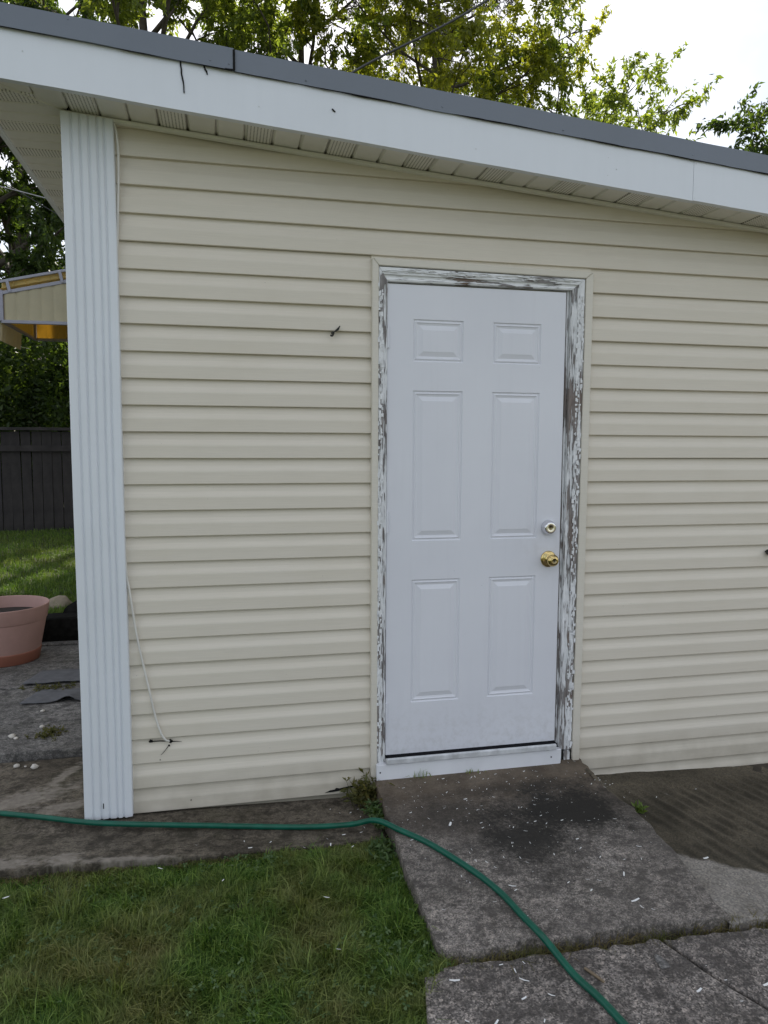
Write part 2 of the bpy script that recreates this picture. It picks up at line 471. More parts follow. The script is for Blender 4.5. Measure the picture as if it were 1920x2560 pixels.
pm = t.math('MULTIPLY_ADD', ln, -38.0, .5, True)
cc = t.mix(.75, t.mix(pm, dk, pale), t.mix(1.0, t.mix(pm, dk, pale), sp, 'MULTIPLY'))
uu = t.math('ADD', t.math('MULTIPLY', sep.outputs['X'], .98), t.math('MULTIPLY', sep.outputs['Y'], .20))
uu = t.math('ADD', uu, t.math('MULTIPLY', t.noise(5, 4), .030))
rg = t.math('MULTIPLY_ADD', t.math('SINE', t.math('MULTIPLY', uu, 100.0)), .5, .5)
rgm = t.math('MULTIPLY', t.math('MULTIPLY', rg, t.math('MULTIPLY_ADD', sep.outputs['Y'], -8.0, -.9, True)), t.math('SUBTRACT', 1.0, pm))
rgm = t.math('MULTIPLY', rgm, t.ramp(t.noise(8, 4), [(.4, .1), (.6, .75)]))
cc = t.mix(rgm, cc, (.030, .026, .018))
nm = t.bump(t.math('ADD', bwp.outputs[0], t.noise(60, 6, .7)), .6, .003)
nm = t.bump(t.math('MULTIPLY', rgm, -1.0), .8, .006, nm)
m_patch = t.done(t.bsdf(cc, .85, nm, spec=.25))

m_soil = simple('soil', (.05, .04, .028), .95, var=.5, scale=20, bump=.6)
m_lawn_soil = simple('lawn_soil', (.035, .036, .016), .95, var=.5, scale=9, bump=.6)
m_far = simple('far_ground', (.06, .075, .03), .95, var=.35, scale=.7)
m_grass = grass_mat('lawn_grass', ((.030, .070, .012), (.095, .180, .030), (.225, .320, .070)), (.27, .225, .10), 1.3, .54)
m_grass_b = grass_mat('back_grass', ((.055, .105, .018), (.105, .185, .030), (.18, .255, .05)), (.22, .20, .07), .5, .6)
m_drygrass = grass_mat('joint_grass', ((.10, .085, .035), (.085, .11, .03), (.07, .12, .025)), (.20, .145, .07), 3.0, .42)
m_clover = leaf_mat('clover_leaf', (.045, .09, .026), (.075, .13, .042), (.13, .185, .08), .3)
m_weed = leaf_mat('weed_leaf', (.06, .07, .022), (.11, .11, .036), (.16, .14, .055), .35)
m_flake = simple('paint_flake', (.80, .805, .81), .6, var=.06)
m_chip = simple('paint_chip', (.78, .78, .76), .6, var=.08)
m_bark = simple('bark', (.085, .070, .056), .9, var=.4, scale=12, bump=.6)
m_leaf_a = leaf_mat('leaf_mid_green', (.085, .115, .032), (.135, .170, .048), (.20, .23, .072), .62)
m_leaf_b = leaf_mat('leaf_yellow_green', (.125, .145, .030), (.20, .22, .044), (.275, .275, .065), .62)
m_leaf_c = leaf_mat('leaf_fresh_green', (.080, .112, .034), (.13, .172, .050), (.19, .225, .072), .62)
m_leaf_d = leaf_mat('leaf_dark_green', (.030, .052, .016), (.055, .090, .027), (.095, .135, .042), .5)
m_leaf_p = leaf_mat('pine_needles', (.016, .018, .010), (.028, .026, .014), (.045, .038, .020), .1)
m_fence = simple('fence_dark_wood', (.034, .030, .029), .9, var=.4, scale=5, bump=.3)
m_pot = simple('pink_plastic', (.43, .26, .225), .55, var=.12, scale=5)
m_pot_b = simple('terracotta_plastic', (.30, .115, .075), .5, var=.12, scale=6)
m_potsoil = simple('potting_soil', (.018, .012, .009), .95, var=.4, scale=30, bump=.8)
m_tie = simple('black_timber', (.010, .010, .009), .95, var=.6, scale=22, bump=.9, spec=.1)
m_rock = simple('tan_stone', (.26, .22, .16), .85, var=.25, scale=12, bump=.5)
m_mat = simple('roofing_scrap', (.105, .107, .115), .85, var=.2, scale=24, bump=.5)
m_peb = simple('white_pebble', (.55, .52, .47), .7, var=.12)
m_house = siding_mat('house_siding', (.52, .50, .46))
m_awn_frame = simple('awning_frame_grey', (.30, .30, .35), .5, var=.06)
m_wood_scrap = simple('wood_scrap', (.20, .15, .095), .8, var=.25, scale=40)

def fibreglass(name, col, tr):
    t = NT(name)
    c = t.ramp(t.noise(4, 5), [(.3, tuple(k * .85 for k in col)), (.7, col)])
    p = t.bsdf(c, .5, spec=.3)
    b = t.n('BsdfTranslucent'); t.t.links.new(t.mix(1.0, c, (1.1, .98, .68), 'MULTIPLY'), b.inputs['Color'])
    mx = t.n('MixShader'); mx.inputs[0].default_value = tr
    t.t.links.new(p.outputs[0], mx.inputs[1]); t.t.links.new(b.outputs[0], mx.inputs[2])
    return t.done(mx)
m_fib = fibreglass('fibreglass_cream', (.64, .59, .42), .35)
m_fib_y = fibreglass('fibreglass_yellow', (.66, .54, .22), .5)

# ------------------------------------------------------------------ setting: ground
def sheet(name, outline, z, thick, mat, zf=None, bevel=0.0, parent=None, kind='structure', label=None):
    bm = bmesh.new()
    f = zf or (lambda x, y: z)
    top = [bm.verts.new((x, y, f(x, y))) for x, y in outline]
    bot = [bm.verts.new((x, y, f(x, y) - thick)) for x, y in outline]
    n = len(top)
    face = bm.faces.new(top); bm.faces.new(bot[::-1])
    for i in range(n): bm.faces.new((top[i], bot[i], bot[(i + 1) % n], top[(i + 1) % n]))
    bmesh.ops.recalc_face_normals(bm, faces=bm.faces)
    if bevel:
        ed = list(face.edges)
        bmesh.ops.bevel(bm, geom=ed, offset=bevel, segments=2, affect='EDGES', profile=.6)
    me = bpy.data.meshes.new(name); bm.to_mesh(me); bm.free()
    o = link(name, me, mat, parent)
    if parent is None: tag(o, label, kind=kind)
    return o

def rough_line(pts, step=.03, jit=.006, seed=1):
    r = random.Random(seed); out = []
    for a, b in zip(pts[:-1], pts[1:]):
        L = math.hypot(b[0] - a[0], b[1] - a[1]); k = max(1, int(L / step))
        nx, ny = -(b[1] - a[1]) / L, (b[0] - a[0]) / L
        for i in range(k):
            t_ = i / k; j = r.gauss(0, jit) if i else 0
            out.append((a[0] + (b[0] - a[0]) * t_ + nx * j, a[1] + (b[1] - a[1]) * t_ + ny * j))
    out.append(pts[-1])
    return out

tag(mesh('ground', [(-500, -500, -.22), (500, -500, -.22), (500, 500, -.22), (-500, 500, -.22)], [(0, 1, 2, 3)], m_far), kind='structure')
tag(mesh('soil', [(-7, -7, -.125), (5, -7, -.125), (5, 3.2, -.125), (-7, 3.2, -.125)], [(0, 1, 2, 3)], m_soil), kind='structure')

# lawn soil in front
lawn_edge = [(-7, -.29), (-1.49, -.315), (-1.21, -.33), (-.92, -.345), (-.67, -.345), (-.15, -.34), (-.075, -.34)]
lo = lawn_edge + [(-.075, -1.06), (-.14, -1.16), (-.17, -1.30), (-.20, -1.6), (-.24, -7), (-7, -7)]
sheet('lawn', lo[::-1], -.108, .01, m_lawn_soil)

STRIPZ = lambda x, y: -.068 - .030 * min(1, max(0, (x + 1.05) / .9))
# concrete strip along the shed
st = rough_line([(-4.2, -.30), (-1.49, -.32), (-1.21, -.335), (-.92, -.35), (-.67, -.35), (-.15, -.345), (-.068, -.345)], .05, .004, 3)
sheet('concrete_strip', st + [(-.068, .05), (-1.20, .05), (-1.25, .64), (-4.2, .64)], 0, .10, m_strip, STRIPZ, bevel=.008)
# patio slabs behind the step
patio = tag(empty('patio', (-2.3, 1.7, -.09)), kind='structure')
def patio_slab(x0, x1, y0, y1, seed, z=-.032):
    o = rough_line([(x0, y0), (x1, y0), (x1, y1), (x0, y1), (x0, y0)], .07, .004, seed)[:-1]
    s = sheet('paving_slab', o, z, .07, m_patio, bevel=.007, parent=patio)
    s.matrix_parent_inverse = Matrix.Translation((2.3, -1.7, .09))
    return s
patio_slab(-3.0, -1.24, .655, 1.052, 21); patio_slab(-3.0, -1.24, 1.064, 1.66, 22, -.034)
patio_slab(-3.0, -1.24, 1.675, 2.62, 23, -.031); patio_slab(-4.2, -3.012, .655, 2.62, 24, -.033)

# sloping slab at the door
SLABZ = lambda x, y: -.005 + .052 * y
front = rough_line([(-.045, -1.062), (.016, -1.072), (.113, -1.073), (.245, -1.057), (.364, -1.075), (.523, -1.071), (.704, -1.083), (.906, -1.087)], .035, .006, 5)
left = rough_line([(-.05, .02), (-.059, -.261), (-.066, -.557), (-.065, -.841), (-.064, -1.018), (-.045, -1.062)], .04, .003, 6)
right = rough_line([(.906, -1.087), (.927, -.81), (.950, -.565), (.94, -.409), (.915, -.301), (.93, -.144), (.93, .02)], .03, .005, 8)
sheet('door_slab', left[:-1] + front[:-1] + right, 0, .07, m_slab, SLABZ, bevel=.006)

# right-hand trowelled patch (height field)
def patchz(x, y):
    z = -.100 - .030 * max(0, x - 1.0) * (1 if y > -.7 else 1)
    z += .016 * min(1, max(0, -y)) + .012 * max(0, x - 1) * min(1, max(0, -y))
    s = min(1, max(0, (1.012 - x) / .092)); s2 = min(1, max(0, (y + .42) / .25)); s2 = s2 * s2 * (3 - 2 * s2)
    z += .088 * s * s2
    # trowel ridges
    u = (x * .98 + y * .20)
    w = .5 + .5 * math.sin(u * 100 + 1.6 * fbm(x, y, 2.5, 2.0))
    k = min(1, max(0, (x - 1.02) / .12)) * min(1, max(0, (-.06 - y) / .08)) * min(1, max(0, (y + .72 + (x - .95) * .35) / .10))
    z += .0085 * w * k + .004 * fbm(x, y, 7, 5)
    return z
NX, NY = 320, 64
V = []; F = []
for j in range(NY + 1):
    for i in range(NX + 1):
        x = .90 + (i / NX) ** 1.25 * 2.7
        yf = -1.092 - .004 * math.sin(x * 9) + .012 * fbm(x, 0, 9, 1.0)
        y = yf + (.015 - yf) * j / NY
        V.append((x, y, patchz(x, y)))
for j in range(NY):
    for i in range(NX):
        a = j * (NX + 1) + i; F.append((a, a + 1, a + NX + 2, a + NX + 1))
nb = len(V)
for i in range(NX + 1): V.append((V[i][0], V[i][1] + .004, V[i][2] - .05))
for i in range(NX): F.append((i + 1, i, nb + i, nb + i + 1))
tag(mesh('concrete_patch', V, F, m_patch, smooth=True), kind='structure')

# front slabs with a joint between them
f1 = rough_line([(-.13, -1.125), (-.03, -1.100), (.19, -1.105), (.366, -1.112), (.474, -1.112), (.628, -1.118)], .025, .007, 9)
f1b = rough_line([(.628, -1.118), (.655, -1.195), (.682, -1.284), (.714, -1.354), (.748, -1.426), (.95, -1.85), (1.5, -3.0), (2.0, -4.2)], .05, .004, 10)
sheet('paving_slab_left', (f1[:-1] + f1b + [(-.5, -4.2), (-.20, -1.6), (-.17, -1.30)])[::-1], -.080, .05, m_front, bevel=.006)
f2 = rough_line([(.645, -1.120), (.737, -1.120), (.847, -1.130), (.937, -1.136), (1.2, -1.140), (3.6, -1.15)], .025, .006, 12)
f2b = [(2.02, -4.2), (1.52, -3.0), (.966, -1.85), (.764, -1.426), (.730, -1.354), (.697, -1.284), (.669, -1.195)]
sheet('paving_slab_right', (f2 + [(3.6, -4.2)] + f2b)[::-1], -.082, .05, m_front, bevel=.006)

# raised lawn behind the timber edging
LZ = .10
sheet('back_lawn', [(-40, 2.95), (-1.28, 2.95), (-1.28, 3.5), (40, 3.5), (40, 60), (-40, 60)], LZ, .3, m_lawn_soil)

# ------------------------------------------------------------------ shed
shed = tag(empty('garden_shed', (1.0, 0, -.085)), 'cream vinyl-sided shed with white panel door, fluted corner post and sloping roof edge', 'shed')
SH = []
def part(o, parent=shed):
    """parent keeping world transform; root sits at a plain translation"""
    o.parent = parent
    if parent is shed: o.matrix_parent_inverse = Matrix.Translation((-1.0, 0, .085))
    return o

SP = .104342; Z0 = 2.542049
SOFZ = lambda x: 2.5885 - .0765 * x           # underside of rake soffit
FASZ = lambda x: 2.5705 - .0797 * x           # bottom of rake fascia
OV = -.22; XL = -1.525; XR = 3.35; YB = 3.4

# core walls
bm = bmesh.new()
extrude_outline(bm, [(-1.225, .022, -.10), (3.2, .022, -.10), (3.2, .022, SOFZ(3.2) + .05), (-1.225, .022, SOFZ(-1.225) + .02)], (0, YB - .022, 0))
part(bm_obj('wall_core', bm, m_core))

def plank(x0, x1, i, top=None, clip=True):
    z = Z0 - i * SP + random.gauss(0, .0006)
    h = SP if top is None else top - z
    dy = random.gauss(0, .0007)
    prof = [(.0190, 0.0), (.0012, 0.0004), (.0, .0025), (.0010, .030), (.0013, .050), (.0026, .056), (.0100, .074), (.0138, .088), (.0166, SP + .006)]
    prof = [(y + dy, min(zz, h)) for y, zz in prof] + [(.0215, h)]
    nseg = max(2, int((x1 - x0) / .25))
    bm = bmesh.new(); rows = []
    for k in range(nseg + 1):
        x = x0 + (x1 - x0) * k / nseg
        wv = .0011 * fbm(x, i * 3.7, 1.3, 4.0); wz = .0009 * fbm(x, i * 1.9, .9, 9.0)
        rows.append([bm.verts.new((x, y + (wv if y < .019 else 0), z + zz + (wz if q < len(prof) - 2 else 0))) for q, (y, zz) in enumerate(prof)])
    for a, b in zip(rows[:-1], rows[1:]):
        for q in range(len(prof) - 1): bm.faces.new((a[q], b[q], b[q + 1], a[q + 1]))
    bm.faces.new(rows[0]); bm.faces.new(rows[-1][::-1])
    if clip and z + h > SOFZ(x1) - .02:
        g = bm.verts[:] + bm.edges[:] + bm.faces[:]
        bmesh.ops.bisect_plane(bm, geom=g, plane_co=(0, 0, SOFZ(0) + .004), plane_no=(.0765, 0, 1), clear_outer=True)
        if not bm.faces: bm.free(); return
    part(bm_obj('siding_plank', bm, m_siding))

for i in range(-2, 27):
    z = Z0 - i * SP
    if z + SP > 2.23:
        plank(-1.20, 3.2, i)
    else:
        if i <= 25: plank(-1.20, -.058, i)
        plank(.913, 3.2, i, clip=False)
part(box_obj('siding_plank', (-.067, .922, .0105, .0215, 2.205, 2.232), m_siding))

# door surround channel (three mitred lengths)
def bar(name, outline, y0, y1, mat, bevel=.002, parent=shed):
    bm = bmesh.new(); extrude_outline(bm, [(x, y0, z) for x, z in outline], (0, y1 - y0, 0))
    return part(bm_obj(name, bm, mat, bevel=bevel), parent)
bar('door_trim', [(-.068, -.03), (-.040, -.03), (-.040, 2.185), (-.068, 2.216)], -.017, .015, m_trim, .003)
bar('door_trim', [(.886, .02), (.890, -.018), (.918, -.030), (.923, -.01), (.923, 2.207), (.888, 2.179)], -.017, .015, m_trim, .003)
bar('door_trim', [(-.0672, 2.2163), (-.0395, 2.1855), (.8875, 2.1793), (.9223, 2.2075)], -.017, .015, m_trim, .003)

# brick-mould casing, peeling
def casing(name, outer, inner, mat):
    """outer/inner edge polylines (2 pts) in x,z ; moulded profile across"""
    prof = [(0, .012), (.02, -.006), (.06, -.0125), (.52, -.0125), (.60, -.006), (.72, -.0045), (.86, -.008), (.97, -.006), (1.0, -.001), (1.0, .030)]
    ns = 40; V = []; F = []
    for k in range(ns + 1):
        s_ = k / ns
        o_ = np.array(outer[0]) * (1 - s_) + np.array(outer[1]) * s_; i_ = np.array(inner[0]) * (1 - s_) + np.array(inner[1]) * s_
        wob = .0012 * fbm(s_ * 20, 3.0, 1.0, outer[0][0] * 5)
        for u, y in prof:
            q = o_ * (1 - u) + i_ * u
            V.append((q[0], y + wob * (y < .01), q[1]))
    m_ = len(prof)
    for k in range(ns):
        for j in range(m_ - 1): F.append((k * m_ + j, (k + 1) * m_ + j, (k + 1) * m_ + j + 1, k * m_ + j + 1))
    F.append(tuple(range(m_))); F.append(tuple(ns * m_ + j for j in range(m_))[::-1])
    bm = bmesh.new()
    vs = [bm.verts.new(p) for p in V]
    for f in F: bm.faces.new([vs[i] for i in f])
    return part(bm_obj(name, bm, mat))
casing('door_casing', ((-.0445, .060), (-.0405, 2.1815)), ((-.003, .060), (.000, 2.124)), m_casing_l)
casing('door_casing', ((.884, .046), (.887, 2.1775)), ((.8225, .046), (.8245, 2.127)), m_casing_r)
casing('door_casing', ((-.0400, 2.184), (.8865, 2.1780)), ((.0005, 2.1246), (.8240, 2.1276)), m_casing_t)
# jamb behind the latch side and dark rebate
part(box_obj('jamb', (.8135, .8220, .014, .10, .07, 2.127), m_casing_r))
part(box_obj('rebate_backing', (-.002, .823, .055, .10, .05, 2.126), m_rubber))

# door leaf with six sunk panels
DX0, DX1, DZ0, DZ1, DY = .001, .8037, .0886, 2.1186, .004
xa = [DX0, .1129, .3348, DX1 - .3348, DX1 - .1129, DX1]
za = [DZ0, DZ0 + .2303, DZ0 + .7786, DZ0 + .9485, DZ0 + 1.5924, DZ0 + 1.7131, DZ0 + 1.8894, DZ1]
bm = bmesh.new(); grid = {}
for j, z in enumerate(za):
    for i, x in enumerate(xa): grid[i, j] = bm.verts.new((x, DY, z))
holes = []
for j in range(7):
    for i in range(5):
        if i in (1, 3) and j in (1, 3, 5): holes.append((xa[i], xa[i + 1], za[j], za[j + 1])); continue
        bm.faces.new((grid[i, j], grid[i + 1, j], grid[i + 1, j + 1], grid[i, j + 1]))
bk = [bm.verts.new((x, DY + .044, z)) for x, z in ((DX0, DZ0), (DX1, DZ0), (DX1, DZ1), (DX0, DZ1))]
bm.faces.new(bk)
def rim(a, b, vs):
    bm.faces.new(vs + [bk[b], bk[a]])
rim(0, 1, [grid[i, 0] for i in range(6)]); rim(1, 2, [grid[5, j] for j in range(8)])
rim(2, 3, [grid[i, 7] for i in range(5, -1, -1)]); rim(3, 0, [grid[0, j] for j in range(7, -1, -1)])
door = part(bm_obj('door', bm, m_door))
door['label'] = 'white six-panel door'
def dpart(o):
    o.parent = door; o.matrix_parent_inverse = (Matrix.Translation((1.0, 0, -.085)) @ Matrix.Translation((-1.0, 0, .085))).inverted()
    return o
for (x0, x1, z0, z1) in holes:
    rings = [(0, 0), (.003, .0042), (.0065, .0050), (.0095, .0022), (.013, .0012), (.0165, .0040), (.024, .0058), (.040, .0016), (.0435, .0004)]
    V = []; F = []
    for d, y in rings:
        V += [(x0 + d, DY + y, z0 + d), (x1 - d, DY + y, z0 + d), (x1 - d, DY + y, z1 - d), (x0 + d, DY + y, z1 - d)]
    for k in range(len(rings) - 1):
        for q in range(4): F.append((k * 4 + q, k * 4 + (q + 1) % 4, (k + 1) * 4 + (q + 1) % 4, (k + 1) * 4 + q))
    k = (len(rings) - 1) * 4; F.append((k, k + 1, k + 2, k + 3))
    dpart(mesh('door_panel', V, F, m_door))
# hinges on the left edge
for z in (1.90, 1.12, .28):
    V, F = tube_data([(.0035, -.0015, z - .045), (.0035, -.0015, z + .045)], .0055, 8)
    dpart(mesh('hinge', V, F, m_door))
# knob and deadbolt
kx, kz = .7500, .9410
kprof = [(.0005, 0.0), (.0365, 0.0), (.0372, .003), (.035, .006), (.028, .0085), (.018, .0105), (.0135, .014), (.0125, .022), (.014, .030), (.020, .035), (.0245, .040), (.0268, .047), (.0268, .052), (.0245, .057), (.0235, .0575), (.0225, .060), (.0180, .064), (.0120, .0662), (.0105, .0662), (.0098, .0640), (.0003, .0640)]
lathe('doorknob', kprof, (kx, DY - .0002, kz), (0, -1, 0), [m_brass, m_brass_d], None, 40, [0] * 18 + [1, 1, 1])
dpart(bpy.context.scene.objects['doorknob'])
dx_, dz_ = .7455, 1.085
dprof = [(.0005, 0.0), (.0335, 0.0), (.0335, .004), (.0325, .010), (.0285, .022), (.0255, .0285), (.0230, .0305), (.0205, .0300), (.0200, .0302), (.0105, .0302), (.0100, .0290), (.0003, .0290)]
lathe('deadbolt', dprof, (dx_, DY - .0002, dz_), (0, -1, 0), [m_chrome, m_brass_l, m_brass_d], None, 40, [0] * 7 + [1, 1, 2, 2])
dpart(bpy.context.scene.objects['deadbolt'])
for (cx, cz, yy) in ((kx, kz, DY - .0650), (dx_, dz_, DY - .0297)):
    dpart(box_obj('keyhole', (cx - .0011, cx + .0011, yy - .0008, yy + .001, cz - .0045, cz + .0045), m_hole))
# sweep under the door
bm = bmesh.new(); box(bm, .001, .803, -.030, .03, .0800, .0884)
dpart(bm_obj('door_sweep', bm, m_rubber, bevel=.002))
# threshold and white sill board
bm = bmesh.new()
extrude_outline(bm, [(-.004, -.046, .0660), (-.004, -.047, .0870), (-.004, -.044, .0905), (-.004, -.036, .0915), (-.004, -.032, .0800), (-.004, .05, .0735), (-.004, .05, .066)], (.796, 0, 0))
part(bm_obj('threshold', bm, m_thresh, bevel=.0015))
bm = bmesh.new()
extrude_outline(bm, [(-.046, -.034, -.012), (.800, -.034, -.020), (.820, -.034, -.006), (.822, -.034, .020), (.822, -.034, .0600), (-.046, -.034, .0620)], (0, .03, 0))
part(bm_obj('sill_board', bm, m_sill, bevel=.002))
for x in (-.030, .772):
    lathe('screw_hole', [(.0002, .0012), (.0034, .0012), (.0034, -.002)], (x, -.0345, .028), (0, -1, 0), m_hole, None, 10)
for o in [o for o in scene.objects if o.name.startswith('screw_hole')]: part(o)
part(box_obj('sill_backing', (-.05, .9, -.003, .05, -.05, .060), m_hole))
# stub of jamb foot beside the sill board (rotted)
part(box_obj('jamb_foot', (.848, .880, -.006, .012, -.03, .040), m_casing_r, bevel=.003))

# corner post, fluted white aluminium
xs = [-1.2450, -1.2400]
prof = [(-1.245, .02), (-1.245, -.026), (-1.242, -.029)]
for gx in (-1.2105, -1.1800, -1.1495, -1.1190, -1.0950):
    prof += [(gx - .0070, -.0290), (gx - .0045, -.0275), (gx - .0014, -.0225), (gx, -.0212), (gx + .0018, -.0220), (gx + .0065, -.0272), (gx + .0095, -.0290)]
prof += [(-1.0635, -.029), (-1.0600, -.026), (-1.0600, .02)]
V = []; F = []; nz = 30; m_ = len(prof)
ptop = lambda x: SOFZ(x) - .012
for k in range(nz + 1):
    for px_, py_ in prof:
        zb = -.063 + .004 * fbm(px_, 0, 40, 2.0)
        V.append((px_ + .0015 * math.sin(k * .31), py_ + .0008 * fbm(k * .2, px_ * 4, 1, 8), zb + (ptop(px_) - zb) * k / nz))
for k in range(nz):
    for j in range(m_ - 1): F.append((k * m_ + j, k * m_ + j + 1, (k + 1) * m_ + j + 1, (k + 1) * m_ + j))
F.append(tuple(nz * m_ + j for j in range(m_)))
o = part(mesh('corner_post', V, F, m_white)); o['label'] = 'white fluted aluminium corner post'
# small notch-like dent marks near the post foot
part(box_obj('post_scuff', (-1.1725, -1.169, -.0300, -.0285, -.018, .004), m_tar))

# rake soffit slats (every third perforated)
PX = .1061; x = XL + .02
k = 0
xg = -1.11 - 4 * PX
while xg < XR - .02:
    a, b = max(xg, XL + .012), min(xg + PX, XR - .02)
    if b - a > .03:
        vent = (k % 3 == 0)
        bm = bmesh.new()
        pr = [(a, .014), (a + .003, .009), (a + .011, 0), (b - .006, 0), (b - .001, .007), (b, .014)]
        y0 = -.214
        y1 = 0.004 if a > -1.25 else (min(0.004, -(0.0 + max(0, (-1.24 - (a + b) / 2)) * .72)))
        lo_ = [bm.verts.new((px_, y0, SOFZ(px_) + dz)) for px_, dz in pr]; hi_ = [bm.verts.new((px_, y1, SOFZ(px_) + dz)) for px_, dz in pr]
        lo2 = [bm.verts.new((px_, y0, SOFZ(px_) + .016)) for px_ in (a, b)]; hi2 = [bm.verts.new((px_, y1, SOFZ(px_) + .016)) for px_ in (a, b)]
        for q in range(5): bm.faces.new((lo_[q], lo_[q + 1], hi_[q + 1], hi_[q]))
        bm.faces.new(lo_ + [lo2[1], lo2[0]]); bm.faces.new(hi_ + [hi2[1], hi2[0]])
        bm.faces.new((lo2[0], lo2[1], hi2[1], hi2[0])); bm.faces.new((lo_[0], hi_[0], hi2[0], lo2[0])); bm.faces.new((lo_[5], hi_[5], hi2[1], lo2[1]))
        part(bm_obj('soffit_slat', bm, m_soffit_v if vent else m_soffit))
    xg += PX; k += 1
# eave soffit slats on the left overhang
EZ = 2.688
yy = -.20; k = 0
EW = .0885
while yy < YB + .18:
    a, b = yy, yy + EW
    xi = -1.235 if a > -.02 else -1.235 - max(0, -(a + b) / 2) * 1.15 - .0
    bm = bmesh.new()
    pr = [(a, .012), (a + .009, 0), (b - .005, 0), (b, .012)]
    A = [bm.verts.new((XL + .006, y, EZ + dz)) for y, dz in pr]; B = [bm.verts.new((xi, y, EZ + dz)) for y, dz in pr]
    A2 = [bm.verts.new((XL + .006, y, EZ + .02)) for y in (a, b)]; B2 = [bm.verts.new((xi, y, EZ + .02)) for y in (a, b)]
    for q in range(3): bm.faces.new((A[q], A[q + 1], B[q + 1], B[q]))
    bm.faces.new(A + [A2[1], A2[0]]); bm.faces.new(B + [B2[1], B2[0]]); bm.faces.new((A2[0], A2[1], B2[1], B2[0]))
    bm.faces.new((A[0], B[0], B2[0], A2[0])); bm.faces.new((A[3], B[3], B2[1], A2[1]))
    part(bm_obj('soffit_slat', bm, m_soffit_v if k % 3 == 1 else m_soffit))
    yy += EW; k += 1
# mitre strip from corner to roof corner, frieze strip along the wall
bm = bmesh.new()
hexa(bm, [(-1.243, -.008, EZ - .008), (-1.232, .006, EZ - .008), (-1.490, -.205, EZ + .000), (-1.500, -.218, EZ + .000),
          (-1.243, -.008, EZ + .010), (-1.232, .006, EZ + .010), (-1.490, -.205, EZ + .014), (-1.500, -.218, EZ + .014)])
part(bm_obj('soffit_mitre', bm, m_soffit))
bm = bmesh.new()
hexa(bm, [(-1.243, -.016, SOFZ(-1.243) - .016), (3.2, -.016, SOFZ(3.2) - .016), (3.2, .003, SOFZ(3.2) - .020), (-1.243, .003, SOFZ(-1.243) - .020),
          (-1.243, -.016, SOFZ(-1.243) - .002), (3.2, -.016, SOFZ(3.2) - .002), (3.2, .003, SOFZ(3.2) - .002), (-1.243, .003, SOFZ(-1.243) - .002)])
part(bm_obj('frieze_trim', bm, m_soffit, bevel=.003))

# rake fascia: two lengths with a butt joint; wavy sheet metal
def fascia(name, x0, x1, zlo, zhi, y, th, mat, wav=.0015, lipback=.03):
    n = max(2, int((x1 - x0) / .06)); V = []; F = []
    for k in range(n + 1):
        x = x0 + (x1 - x0) * k / n
        w0 = wav * fbm(x, 1, 2.1, 6); w1 = wav * .6 * fbm(x, 5, 2.6, 2); dz = wav * .9 * fbm(x, 9, 3.1, 1)
        V += [(x, y + lipback, zlo(x) + .001 + dz), (x, y + w0, zlo(x) + dz), (x, y + w1, zhi(x)), (x, y + th, zhi(x))]
    for k in range(n):
        for j in range(3): F.append((k * 4 + j, (k + 1) * 4 + j, (k + 1) * 4 + j + 1, k * 4 + j + 1))
    F.append((0, 1, 2, 3)); F.append((n * 4 + 3, n * 4 + 2, n * 4 + 1, n * 4))
    return part(mesh(name, V, F, mat))
fascia('fascia_board', XL, 1.2525, FASZ, lambda x: FASZ(x) + .168, OV, .02, m_fascia)
fascia('fascia_board', 1.2535, XR, lambda x: FASZ(x) + .0015, lambda x: FASZ(x) + .168, OV - .0012, .02, m_fascia)
fascia('drip_edge', -.628, XR, lambda x: FASZ(x) + .162, lambda x: FASZ(x) + .236, OV - .008, .05, m_grey, .0045, .008)
fascia('drip_edge', XL - .012, -.618, lambda x: FASZ(x) + .163, lambda x: FASZ(x) + .238, OV - .0125, .05, m_grey, .003, .012)
# tarry edge of the lap and two drips
part(box_obj('tar_seam', (-.6215, -.6135, OV - .0140, OV - .0085, FASZ(-.62) + .166, FASZ(-.62) + .233), m_tar))
part(box_obj('tar_seam', (-.650, -.6150, OV - .0145, OV - .0085, FASZ(-.62) + .1625, FASZ(-.62) + .1665), m_tar))
def drip(x, ztop, L, w):
    pts = [(x + .0025 * fbm(k, x, .9, 3) + .010 * k / 8, OV - .0022, ztop - L * k / 8) for k in range(9)]
    V, F = tube_data(pts, [w * (1.0 if k < 6 else .8) for k in range(9)], 6)
    part(mesh('tar_drip', V, F, m_tar, smooth=True))
drip(-.803, FASZ(-.80) + .163, .105, .0030); drip(-.722, FASZ(-.722) + .163, .028, .0032)
drip(-.262, FASZ(-.26) + .098, .010, .0028)
# nail heads and the ragged tar line under the drip edge
def nail(x, dz, y, r=.0032):
    o_ = lathe('nail', [(.0002, .0016), (r * .7, .0013), (r, 0.0)], (x, y, FASZ(x) + dz), (0, -1, 0), m_grey if dz > .16 else m_thresh, None, 10); part(o_)
for x in (-1.17, -.70, -.635): nail(x, .182 if x > -1 else .226, OV - .0125)
for x in (-.36, .16, .66, 1.24, 1.7): nail(x, .178, OV - .0085)
for x, dz in ((1.262, .150), (1.262, .012), (-1.32, .100), (-.53, .06), (.30, .05), (.9, .07)): nail(x, dz, OV - .0012, .0022)
pts = [(x, OV - .0072, FASZ(x) + .1605 + .0014 * fbm(x, 2, 5, 3)) for x in np.arange(-.62, XR - .02, .03)]
V, F = tube_data(pts, [max(.0004, .0016 + .0026 * fbm(p[0], 7, 4, 1)) for p in pts], 6); part(mesh('tar_line', V, F, m_tar))
pts = [(x, OV - .0112, FASZ(x) + .1615) for x in np.arange(XL, -.62, .03)]
